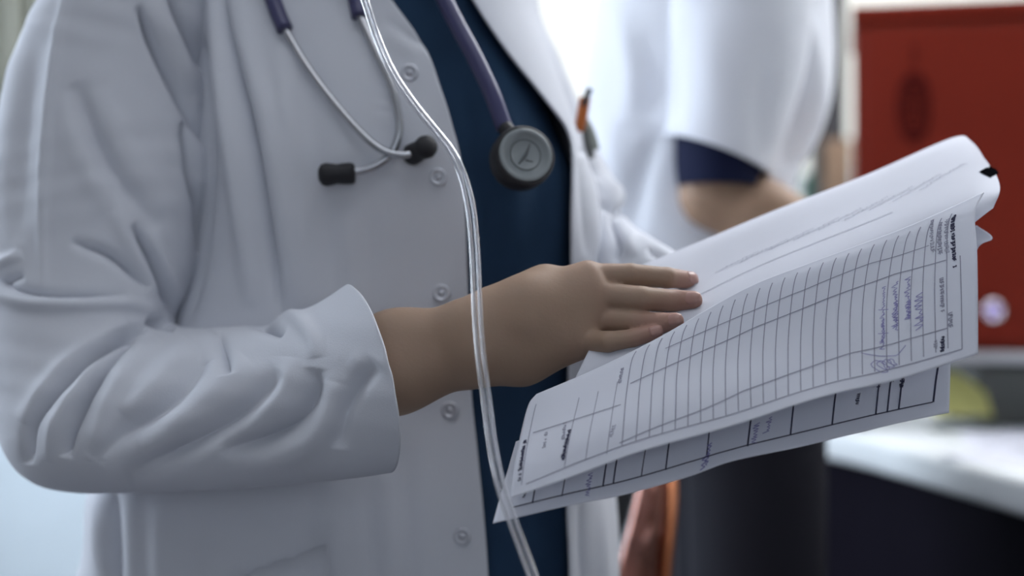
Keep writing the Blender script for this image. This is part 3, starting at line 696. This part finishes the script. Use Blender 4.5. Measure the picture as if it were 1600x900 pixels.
# cuff hem seam lines, pocket and snap buttons on the coat
def coat_point(px, py):
    q = coatV.reshape(-1, 3); pxs = 800 + q[:, 0] / q[:, 1] * FP; pys = 450 - (q[:, 2] - CAMZ) / q[:, 1] * FP
    d = (pxs - px) ** 2 + (pys - py) ** 2 + np.where(q[:, 1] > 1.2, 1e6, 0); return q[np.argmin(d)]
for bxp, byp in ((640, 114), (685, 277), (690, 458), (703, 641), (722, 838)):
    p = coat_point(bxp, byp); p = P(bxp, byp, p[1] - 0.0012)
    q, f = lathe([(0.0066, 0.0), (0.0066, 0.0014), (0.0060, 0.0022), (0.0044, 0.0022), (0.0036, 0.0010), (0.0026, 0.0008), (0.0022, 0.0020), (0.0008, 0.0026)], p, (-0.05, -1, 0.05), 28)
    sub(mesh_obj('snap_button', q, f, 'snap'), coat)
# patch pocket on the right skirt: slanted opening
pk = []
for i in range(14):
    for j in range(10):
        t = i / 13; x = 345 + (508 - 345) * t; top = 905 - (905 - 851) * max(0, (t - .1) / .9); y = top + (1200 - top) * j / 9
        c = coat_point(x, min(y, 1190)); pk.append(c + np.array([0, -0.0035, 0]))
pko = mesh_obj('pocket', np.array(pk), grid_faces(14, 10), 'coat'); sub(pko, coat); solid(pko, 0.002, 0)

# ------------------------------------------------------------------ stethoscope
st = thing('stethoscope', 'stethoscope with black ear tips hanging round the neck of the coat', 'stethoscope', tuple(P(600, 200, 1.03)))
def surf(px, py, lift):
    c = coat_point(px, py); return P(px, py, c[1] - lift)
nk = [(-0.19, 1.12, 1.45), (-0.19, 1.20, 1.475), (-0.125, 1.265, 1.485), (-0.06, 1.22, 1.475)]
# rubber: down both sides of the neck
e1 = [surf(445, 46, .006), surf(432, 15, .006), surf(418, -30, .008), P(405, -90, 1.075), P(420, -150, 1.085), np.array([-0.195, 1.11, 1.455])]
e2 = [surf(562, 26, .006), surf(555, -10, .007), P(548, -60, 1.055), P(560, -130, 1.07), np.array([-0.08, 1.10, 1.44])]
chest = [P(788, 200, 1.030), P(770, 150, 1.034), P(742, 90, 1.042), P(715, 40, 1.050), P(695, 0, 1.056), P(670, -60, 1.065), P(650, -140, 1.08), np.array([-0.055, 1.12, 1.45]), np.array([-0.05, 1.21, 1.475]), np.array([-0.125, 1.275, 1.48]), np.array([-0.195, 1.20, 1.475]), np.array([-0.195, 1.11, 1.455])]
tube('rubber_tube', e1, 0.0062, 'tube_navy', st, 14, 40); tube('rubber_tube', e2, 0.0062, 'tube_navy', st, 14, 40)
tube('rubber_tube', chest, 0.0064, 'tube_navy', st, 16, 90)
t1 = [surf(440, 36, .006), surf(470, 88, .006), surf(505, 138, .007), surf(545, 187, .008), surf(580, 222, .010), surf(606, 238, .012), surf(632, 242, .013), surf(650, 238, .012)]
t2 = [surf(560, 20, .006), surf(585, 75, .006), surf(608, 125, .006), surf(620, 165, .006), surf(624, 205, .006), surf(612, 238, .006), surf(590, 257, .007), surf(566, 266, .007), surf(545, 269, .007)]
tube('ear_tube', t1, 0.0028, 'steel', st, 14, 70, 'brushed steel ear tube'); tube('ear_tube', t2, 0.0028, 'steel', st, 14, 70, 'brushed steel ear tube')
def ear_tip(pc, d):
    V, F = lathe([(0.0035, -0.013), (0.0068, -0.0125), (0.0080, -0.010), (0.0078, -0.004), (0.0072, 0.0), (0.0080, 0.004), (0.0086, 0.008), (0.0076, 0.0115), (0.0045, 0.0135), (0.001, 0.0138)], pc, d, 24)
    mesh_obj('ear_tip', V, F, 'rubber', st, label='black rubber ear tip')
ear_tip(surf(527, 272, .009), (-1, 0.0, -0.05)); ear_tip(surf(656, 235, .012), (0.62, -0.7, 0.25))
# chest piece
cp = P(817, 246, 1.016); cd = np.array([0.28, -0.9, 0.20])
V, F = lathe([(0.012, -0.017), (0.0205, -0.015), (0.0222, -0.010), (0.0228, 0.0), (0.0225, 0.004), (0.0212, 0.006), (0.0200, 0.0065), (0.0196, 0.0055)], cp, cd, 56)
chp = mesh_obj('chest_piece', V, F, 'rubber', st, label='black rimmed chest piece')
V, F = lathe([(0.0196, 0.0050), (0.0196, 0.0068), (0.0186, 0.0074), (0.0160, 0.0070), (0.0158, 0.0062), (0.001, 0.0062)], cp, cd, 56)
dia = mesh_obj('diaphragm', V, F, 'diaphragm'); sub(dia, chp)
# faint ring and needle-like emblem on the face
cdn = cd / np.linalg.norm(cd); ax_ = np.cross(cdn, [0, 0, 1]); ax_ /= np.linalg.norm(ax_); bx_ = np.cross(ax_, cdn)
def facept(a, b, h): return cp + cdn * h + ax_ * a * -1 + bx_ * b
ring = [facept(0.0112 * math.cos(t), 0.0112 * math.sin(t), 0.0063) for t in np.linspace(0, 2 * math.pi, 40)]
parts = [tube_mesh(ring, 0.0004, 6), tube_mesh([facept(-.0055, -.007, .0063), facept(0, 0, .0066), facept(.004, .0085, .0063)], [.0004, .0011, .0003], 6, 10), tube_mesh([facept(.0, -.004, .0063), facept(.005, -.005, .0063)], .0005, 6, 4)]
V, F = join_meshes(parts); sub(mesh_obj('emblem', V, F, 'diaphragm_dk'), chp)
tube('stem', [P(788, 198, 1.030), P(797, 212, 1.024), cp - cdn * 0.008], 0.0060, 'rubber', st, 12, 10)

# ------------------------------------------------------------------ clear tubing in front
tb = [(500, -3390, .92), (505, -2500, .91), (505, -1600, .90), (508, -800, .89), (515, -350, .88), (535, -130, .872), (549, -60, .87), (570, 0, .868), (588, 55, .866), (612, 110, .864), (645, 160, .862), (682, 206, .86), (706, 238, .858), (724, 278, .855), (736, 330, .85), (742, 400, .845), (745, 470, .84), (750, 545, .835), (760, 625, .83), (770, 700, .822), (784, 765, .812), (806, 828, .806), (834, 905, .80), (862, 990, .795), (900, 1150, .79), (940, 1400, .79), (960, 1800, .80), (1000, 2400, .85)]
ct = thing('clear_tubing', 'clear twin plastic tubing hanging across the front of the doctor', 'tubing', tuple(P(745, 470, .84)))
base = catmull(PP(tb), 420)
path_z = base[:, 2:3]
tan = np.gradient(base, axis=0); tan /= np.linalg.norm(tan, axis=1, keepdims=True); side = np.cross(tan, [0, 1, 0]); side /= np.linalg.norm(side, axis=1, keepdims=True)
gap = 0.0018 - 0.0006 * np.clip((path_z - 1.20) / 0.05, 0, 1)
for e in (-1, 1): tube('tube', base + side * gap * e + np.array([0, 0.0006 * e, 0]), 0.00125, 'clear', ct, 14)

tube('ceiling_hook', [base[0] + [0, 0, -.02], base[0] + [0, 0, .0], np.array([base[0][0], base[0][1], ZC])], 0.004, 'steel', ct, 10, 6)

# ------------------------------------------------------------------ pen and clip in the breast pocket
pn = thing('pen', 'orange pen with a dark clip at the edge of the breast pocket', 'pen', tuple(P(908, 190, 1.19)))
tube('barrel', PP([(905, 205, 1.195), (910, 178, 1.192), (914, 152, 1.19)]), 0.0048, 'orange', pn, 14, 8)
tube('pen_clip', PP([(912, 165, 1.186), (917, 150, 1.184), (922, 138, 1.183)]), 0.0024, 'rubber', pn, 10, 8)
tg = thing('badge_holder', 'grey green badge clip at the edge of the breast pocket below the pen', 'badge', tuple(P(925, 230, 1.19)))
tube('clip', PP([(912, 190, 1.20), (922, 212, 1.197), (928, 235, 1.197)]), 0.005, 'olive', tg, 10, 10)
tube('strap', PP([(914, 200, 1.195), (918, 228, 1.193), (925, 246, 1.195)]), 0.003, 'greyplastic', tg, 10, 10)

# ------------------------------------------------------------------ second person behind
p2 = thing('person', 'second worker in a white tunic with folded arm standing behind the papers', 'person', (0, 0, 0))
Y2 = 1.60
c2 = P(1105, 100, Y2)
sd = SDF(np.arange(-0.05, 0.75, 0.008), np.arange(1.2, 2.0, 0.008), np.arange(-0.03, 1.95, 0.009))
ctr = np.array([c2[0], Y2 + 0.02])
sd.chain([(ctr[0], ctr[1], 1.48), (ctr[0], ctr[1], 1.25), (ctr[0] + .03, ctr[1], 1.0)], [0.09, 0.085, 0.068], 0.04, (0.95, 1.3, 1))
s_n = np.array([P(1150, -90, 1.5)[0], 1.47, P(1150, -60, 1.5)[2]]); s_f = s_n + [0, 0.34, 0]
sd.chain([s_n, (ctr[0], ctr[1], 1.55), s_f], [.05, .065, .05], .05)
sd.chain([(ctr[0], ctr[1], 1.55), (ctr[0] + .01, ctr[1], 1.66)], [.058, .054], .03)
h2 = np.array([ctr[0] + .03, ctr[1], 1.77])
sd.cone(h2 + [-.02, 0, .03], h2 + [.0, 0, .02], .085, .086, .02, (1.05, .9, 1.1)); sd.cone(h2 + [.02, 0, -.03], h2 + [.035, 0, -.085], .062, .036, .03); sd.cone(h2 + [.095, 0, .01], h2 + [.113, 0, -.02], .008, .013, .012)
for e in (-1, 1):
    sd.cone(h2 + [-.01, e * .078, .015], h2 + [-.01, e * .078, -.02], .014, .01, .008)
    hip = np.array([ctr[0] + .045, ctr[1] + e * .08, .93]); kn = np.array([ctr[0] + .045, ctr[1] + e * .09, .5]); an = np.array([ctr[0] + .04, ctr[1] + e * .09, .08])
    sd.chain([hip, kn, an], [.064, .052, .037], .03); sd.cone(an + [-.02, 0, -.045], an + [.13, 0, -.05], .032, .026, .02)
el2 = P(1119, 302, 1.47); wr2 = P(1290, 372, 1.44)
sd.chain([s_n, el2], [.046, .036], .015); sd.chain([el2, P(1185, 335, 1.46), wr2], [.036, .036, .027], .015)
d2 = (wr2 - el2) / np.linalg.norm(wr2 - el2)
sd.cone(wr2, wr2 + d2 * .06, .025, .028, .015)
for k in range(4):
    o_ = wr2 + d2 * .08 + np.array([0, -.03 + .02 * k, 0]); sd.chain([wr2 + d2 * .05 + [0, -.024 + .016 * k, 0], o_, o_ + d2 * .05 + [0, 0, -.01]], [.013, .0095, .0075], .003)
sd.chain([wr2 + d2 * .02, wr2 + d2 * .05 + [0, -.03, .03], wr2 + d2 * .08 + [0, -.02, .04]], [.014, .011, .009], .006)
el3 = el2 + [0.02, 0.36, -.06]; sd.chain([s_f, el3], [.05, .042], .03); sd.chain([el3, el3 + [.2, -.06, -.02]], [.04, .027], .03); sd.cone(el3 + [.2, -.06, -.02], el3 + [.29, -.08, -.02], .026, .018, .01)
V, F = sd.mesh(); mesh_obj('body', V, F, 'skin2', p2)
V, F = lathe([(0.001, 0.112), (0.035, 0.108), (0.066, 0.09), (0.086, 0.055), (0.094, 0.01), (0.090, -0.04)], h2 + [-.022, 0, 0.012], (-0.35, 0, 1), 32); mesh_obj('hair', V, F, 'hair', p2)
rows2 = np.array([[-190, 1060, 1180, .10], [-110, 985, 1240, .17], [-40, 945, 1282, .185], [60, 925, 1296, .19], [150, 912, 1292, .185], [230, 905, 1262, .18], [300, 915, 1235, .175], [400, 925, 1225, .175], [500, 915, 1240, .18], [625, 905, 1250, .185]], float)
R = catmull(rows2, 120); th = np.linspace(0, 2 * np.pi, 160, endpoint=False); V = []
for y, xl, xr, b in R:
    a0, a1 = P(xl, y, Y2), P(xr, y, Y2); c = (a0 + a1) / 2; a = (a1[0] - a0[0]) / 2; b = b - 0.045
    V.append(np.stack([c[0] + a * np.sign(np.cos(th)) * np.abs(np.cos(th)) ** .85, c[1] + b * np.sin(th), np.full(160, c[2])], 1))
V = np.array(V); N = normals_grid(V, True)
if ((V - V.mean(axis=1, keepdims=True)) * N).sum() < 0: N = -N
V = V + N * fold_disp(V, N, [([(1000, 60), (1030, 130), (1010, 190)], -.007, 20), ([(960, 0), (990, 100), (985, 200)], .008, 20), ([(1030, 200), (1000, 280), (990, 360)], -.01, 16), ([(960, 180), (965, 360)], .006, 20), ([(1225, 60), (1240, 180), (1225, 270)], -.014, 16), ([(1262, 20), (1272, 150), (1250, 250)], .01, 16)], 1.45)[..., None]
tun = mesh_obj('tunic', V, grid_faces(*V.shape[:2], True), 'coat2', p2, label='white tunic'); solid(tun, .003, 0)
def sleeve2(rails, name, material, folds=(), Y0=1.42, parent=tun):
    R = catmull(np.array(rails, float), 60); m = 90; th = np.linspace(0, 2 * np.pi, m, endpoint=False); V = []
    for ox, oy, ix, iy, Yc, rd in R:
        o = P(ox, oy, Yc); q = P(ix, iy, Yc); c = (o + q) / 2; h = (o - q) / 2
        V.append(c + np.cos(th)[:, None] * h + np.outer(np.sin(th), [0, -rd, 0]))
    V = np.array(V); N = normals_grid(V, True)
    if ((V - V.mean(axis=1, keepdims=True)) * N).sum() < 0: N = -N
    V = V + N * fold_disp(V, N, folds, Y0)[..., None]
    o = mesh_obj(name, V, grid_faces(60, m, True), material); sub(o, parent); return solid(o, .0025, 0)
sleeve2([(1085, -210, 1235, -190, 1.50, .05), (1052, -110, 1262, -100, 1.485, .075), (1047, 0, 1268, 0, 1.475, .08), (1047, 90, 1255, 110, 1.47, .08), (1046, 160, 1228, 200, 1.47, .077), (1040, 214, 1200, 278, 1.47, .075)], 'sleeve', 'coat2', [([(1200, 40), (1190, 150), (1185, 260)], -.006, 22), ([(1110, 20), (1115, 200)], .004, 30), ([(1060, 60), (1062, 200)], -.003, 10)])
sleeve2([(1055, 120, 1225, 150, 1.47, .066), (1056, 200, 1196, 240, 1.47, .064), (1056, 250, 1186, 276, 1.47, .062), (1060, 290, 1184, 294, 1.47, .060)], 'undersleeve', 'navy2')
sleeve2([(1060, -180, 1230, -180, 1.76, .06), (1050, 0, 1250, 0, 1.79, .075), (1055, 130, 1235, 130, 1.80, .075), (1060, 215, 1220, 240, 1.80, .07)], 'sleeve', 'coat2')
parts = []
for e in (-1, 1):
    parts.append(tube_mesh([(ctr[0] + .035, ctr[1] + e * .075, 1.08), (ctr[0] + .045, ctr[1] + e * .08, .95), (ctr[0] + .045, ctr[1] + e * .09, .5), (ctr[0] + .04, ctr[1] + e * .09, .05)], [.08, .075, .068, .065], 24, 24))
V, F = join_meshes(parts); mesh_obj('trousers', V, F, 'black_cotton', p2)
for e in (-1, 1):
    a = np.array([ctr[0] + .04, ctr[1] + e * .09, .045]); V, F = tube_mesh([a + [-.06, 0, 0], a + [-.03, 0, .012], a + [.05, 0, .008], a + [.13, 0, -.008], a + [.165, 0, -.014]], [0.02, 0.044, 0.043, 0.034, 0.012], 20, 30)
    V[:, 2] = np.maximum(V[:, 2], 0); mesh_obj('shoe', V, F, 'shoe', p2)

# ------------------------------------------------------------------ counter on the right
def plan_slab(name, poly, z0, z1, material, bev, parent=None):
    n = len(poly); v = [(x, y, z0) for x, y in poly] + [(x, y, z1) for x, y in poly]
    f = [list(range(n - 1, -1, -1)), list(range(n, 2 * n))] + [[i, (i + 1) % n, (i + 1) % n + n, i + n] for i in range(n)]
    o = mesh_obj(name, np.array(v, float), f, material, parent, smooth=True)
    if bev:
        md = o.modifiers.new('bevel', 'BEVEL'); md.width = bev; md.segments = 4; md.limit_method = 'ANGLE'; md.angle_limit = math.radians(50)
    o.modifiers.new('wn', 'WEIGHTED_NORMAL').keep_sharp = True
    return o
CZ = 0.95
edge = catmull(np.array([(0.64, 0.85), (0.592, 1.2), (0.542, 1.506), (0.48, 1.89), (0.425, 2.09), (0.355, 2.24), (0.345, 2.40), (0.42, 2.56), (0.60, 2.66), (1.0, 2.70)]), 70)
poly = [tuple(q) for q in edge] + [(2.02, 2.70), (2.02, 0.85)]
ctop = plan_slab('worktop', poly, CZ - 0.045, CZ, 'counter', 0.012); tag(ctop, 'white rounded worktop of the nurse counter at the lower right', 'worktop')
edge2 = [(x + 0.035, y + 0.01 if y < 2.3 else y - .03) for x, y in edge]
cb = plan_slab('nurse_counter', [(x, y) for x, y in edge2] + [(1.98, 2.66), (1.98, 0.9)], 0.0, CZ - 0.046, 'dark', 0.004)
tag(cb, 'dark navy curved front of the nurse counter under the white worktop', 'counter')

# riser shelf with the red cabinet on it
YR = 2.02
zr = P(0, 547, YR)[2]
rs = thing('riser_shelf', 'pale grey metal riser shelf on the worktop under the red cabinet', 'shelf', (P(1336, 0, YR)[0], YR, CZ)); rs.rotation_euler.z = math.radians(-13)
box('shelf_board', (0.47, 1.02, YR - 0.02, YR + 0.32, zr - 0.016, zr), 'greymetal', rs, 0.004)
for x in (0.49, 0.985):
    for y in (YR, YR + 0.29): box('leg', (x, x + 0.018, y, y + 0.018, CZ, zr - 0.016), 'greymetal', rs)
xL = P(1336, 0, YR)[0]; rc = thing('cabinet', 'red metal cabinet with a dark oval crest and a round knob', 'cabinet', (xL, YR, zr)); rc.rotation_euler.z = math.radians(-13)
xR = xL + 0.46; zt = P(0, 10, YR)[2]; zl = P(0, 36, YR)[2]
box('body', (xL, xR, YR, YR + 0.28, zr, zl - 0.002), 'red', rc, 0.004)
box('lid', (xL - 0.004, xR + 0.004, YR - 0.005, YR + 0.284, zl, zt), 'red', rc, 0.004)
dr = box('door', (xL + 0.012, xR - 0.012, YR - 0.006, YR, zr + 0.012, zl - 0.01), 'red', rc, 0.003)
kn = P(1541, 484, YR - 0.006)
q, f = lathe([(0.006, 0), (0.006, 0.012), (0.0145, 0.013), (0.0155, 0.018), (0.0135, 0.022), (0.0105, 0.0215), (0.0100, 0.019)], kn, (0, -1, 0), 36); kb = mesh_obj('knob', q, f, 'chrome'); sub(kb, dr); kb['label'] = 'round chrome knob'
q, f = lathe([(0.0101, 0.018), (0.0095, 0.0205), (0.005, 0.022), (0.0005, 0.0223)], kn, (0, -1, 0), 30); sub(mesh_obj('knob_lens', q, f, 'lilac', label='lilac glass centre of the knob'), dr)
cc = P(1426, 170, YR - 0.006); parts = []
def ov(a, b, r, dx=0, dz=0): return tube_mesh([cc + [dx + a * math.cos(t), -0.0006, dz + b * math.sin(t)] for t in np.linspace(0, 2 * math.pi, 50)], r, 6)
parts += [ov(.021, .048, .0028), ov(.0125, .030, .0022), ov(.010, .009, .003, 0, .031), ov(.008, .006, .003, 0, -.033)]
for dz in (-.015, -.004, .007, .017): parts.append(tube_mesh([cc + [-.014, -.0006, dz], cc + [0, -.0008, dz + .004], cc + [.014, -.0006, dz]], .0026, 6, 8))
parts.append(tube_mesh([cc + [0, -.0008, .09], cc + [0, -.0008, .06]], .0018, 6, 4))
V, F = join_meshes(parts); V[:, 1] = np.maximum(V[:, 1], YR - 0.0085); sub(mesh_obj('crest', V, F, 'red_dk', label='dark oval crest'), dr)
# things under and before the riser
bxk = thing('storage_box', 'dark grey box under the riser shelf', 'box', (0.78, YR + .1, CZ))
box('body', (P(1532, 0, 2.04)[0], 0.95, 2.04, 2.24, CZ, zr - 0.024), 'greyplastic', bxk, 0.006); box('lid', (P(1528, 0, 2.04)[0], 0.956, 2.034, 2.246, zr - 0.024, zr - 0.018), 'black', bxk, 0.003)
yl = thing('note_pad', 'pale yellow note pad leaning on the grey box', 'note pad', tuple(P(1510, 640, 2.0)))
v = PP([(1462, 650, 1.98), (1552, 650, 2.02), (1540, 612, 2.04), (1498, 584, 2.05), (1462, 590, 2.03)]); w = v + np.array([0, 0.02, 0.004])
mesh_obj('pad', np.concatenate([v, w]), [[0, 1, 2, 3, 4], [9, 8, 7, 6, 5]] + [[i, i + 5, (i + 1) % 5 + 5, (i + 1) % 5] for i in range(5)], 'yellow', yl, smooth=False)
box('cover_strip', (v[0][0], v[1][0], 1.985, 2.02, CZ + .0005, CZ + .006), 'olive', yl, 0.001)
for k, (x0, y0, a, lab) in enumerate(((0.66, 1.60, 0.35, 'loose printed sheet lying on the white worktop nearest the viewer'), (0.70, 1.86, -0.25, 'loose sheet lying on the white worktop before the grey box'))):
    ca, sa = math.cos(a), math.sin(a)
    def pl(u, v, z): return (x0 + ca * u - sa * v, y0 + sa * u + ca * v, z)
    o = mesh_obj('loose_sheet', np.array([pl(-.105, -.148, CZ + .0008), pl(.105, -.148, CZ + .0008), pl(.105, .148, CZ + .0008), pl(-.105, .148, CZ + .0008)]), [[0, 1, 2, 3]], 'paper', smooth=False); solid(o, .0006, 1); tag(o, lab, 'paper', 'loose sheets on the worktop')
    parts = []
    for i in range(9):
        y = -.12 + .03 * i; p = [pl(-.09, y, CZ + .0018), pl(.09 - .02 * (i % 3), y, CZ + .0018), pl(.09 - .02 * (i % 3), y + .004, CZ + .0018), pl(-.09, y + .004, CZ + .0018)]; parts.append((np.array(p), [[0, 1, 2, 3]]))
    V, F = join_meshes(parts); sub(mesh_obj('printed_rules', V, F, 'ink', smooth=False), o)

# ------------------------------------------------------------------ glossy post and added shade block behind the papers
gp = thing('post', 'glossy copper brown post rising behind the lower form sheet', 'post', (P(985, 900, 1.375)[0], 1.385, 0))
def plank(name, left, right, Yd, th_, material):
    n = 40; Lp = catmull(PP([(a, b, Yd) for a, b in left]), n); Rp = catmull(PP([(a, b, Yd) for a, b in right]), n); prof = np.linspace(0, 1, 9); V = []
    for Q in (Lp, Rp):
        Q[:, 1] += 4.5 * np.clip(Q[:, 2] - 0.895, 0, None) ** 2
    for i in range(n):
        fr = [Lp[i] + (Rp[i] - Lp[i]) * t + np.array([0, -0.006 * math.sin(math.pi * t), 0]) for t in prof]; bk = [Lp[i] + (Rp[i] - Lp[i]) * t + np.array([0, th_, 0]) for t in prof[::-1]]
        V.append(fr + bk)
    V = np.array(V); F = grid_faces(n, 18, True).tolist(); F.append(list(range(17, -1, -1))); F.append(list(range((n - 1) * 18, n * 18)))
    return mesh_obj(name, V, F, material, gp)
zfl = 450 + FP * CAMZ / 1.375
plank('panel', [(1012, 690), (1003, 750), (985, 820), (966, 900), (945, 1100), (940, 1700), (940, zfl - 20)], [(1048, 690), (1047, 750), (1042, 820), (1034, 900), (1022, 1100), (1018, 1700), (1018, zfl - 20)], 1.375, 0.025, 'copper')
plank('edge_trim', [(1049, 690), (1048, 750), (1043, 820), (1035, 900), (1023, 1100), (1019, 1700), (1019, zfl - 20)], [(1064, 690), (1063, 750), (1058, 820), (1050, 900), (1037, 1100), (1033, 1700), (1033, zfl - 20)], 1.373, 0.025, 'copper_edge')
box('base_plate', (P(935, 0, 1.375)[0], P(1040, 0, 1.375)[0], 1.362, 1.405, 0, 0.022), 'black', gp, 0.004)
bc = thing('shade_block', 'added black block standing in for the shade between post and counter', 'cabinet', (0.28, 2.9, 0))  # added to darken the gap where the background lies in shade
box('body', (0.05, 0.42, 2.80, 3.15, 0.02, 0.90), 'black', bc, 0.004); box('door', (0.06, 0.41, 2.79, 2.80, 0.06, 0.88), 'black', bc, 0.002); box('foot', (0.07, 0.40, 2.83, 3.12, 0.0, 0.02), 'black', bc)

# ------------------------------------------------------------------ far background: door post with painted lit part, carton, curtain
dw = struct(box('door_1', (0.64, 0.705, 3.0, 3.06, 0, 2.2), 'wood_dk'), 'dark brown door post behind the second worker')
sub(box('lit_post_part', (0.655, 0.708, 2.96, 3.0, 0, 1.46), 'wood_lit'), dw)  # lighter brown slab paints the lower post as lit
sc = thing('side_cabinet', 'white low cabinet at the back wall behind the second worker', 'cabinet', (0.45, 3.4, 0))
box('body', (0.30, 1.2, 3.3, 3.68, 0.03, 1.28), 'white', sc, 0.004); box('plinth', (0.32, 1.18, 3.33, 3.66, 0, 0.03), 'black', sc)
for x in (0.305, 0.755): 
    d_ = box('door', (x, x + 0.44, 3.285, 3.3, 0.06, 1.26), 'white', sc, 0.002); sub(box('handle', (x + 0.39, x + 0.405, 3.27, 3.285, 0.7, 0.85), 'steel'), d_)
cn = thing('carton', 'white and green carton on the low cabinet behind the second worker', 'carton', (0.66, 3.4, 1.28))
box('body', (0.60, 0.68, 3.35, 3.45, 1.28, 1.46), 'white', cn, 0.003); box('label_band', (0.599, 0.681, 3.348, 3.452, 1.31, 1.35), 'green', cn)
cg = thing('carton', 'dark green carton on the low cabinet next to the white one', 'carton', (0.74, 3.4, 1.28))
box('body', (0.69, 0.79, 3.34, 3.44, 1.28, 1.42), 'green', cg, 0.003); box('flap', (0.69, 0.79, 3.335, 3.34, 1.38, 1.42), 'green', cg)
cu = thing('curtain', 'beige curtain hanging at the left of the back wall', 'curtain', (-1.3, 3.5, 1.2))
n = 80; V = np.array([[(-1.75 + 0.60 * i / (n - 1) , 3.5 + 0.03 * math.sin(i * 0.7) + .004 * math.sin(i * 1.9), z) for i in range(n)] for z in np.linspace(1.2, 2.5, 12)])
cuo = mesh_obj('cloth', V, grid_faces(12, n), 'curtain', cu); solid(cuo, .003)
tube('rail', [(-1.8, 3.5, 2.52), (-1.1, 3.5, 2.52)], 0.012, 'steel', cu, 12, 4)
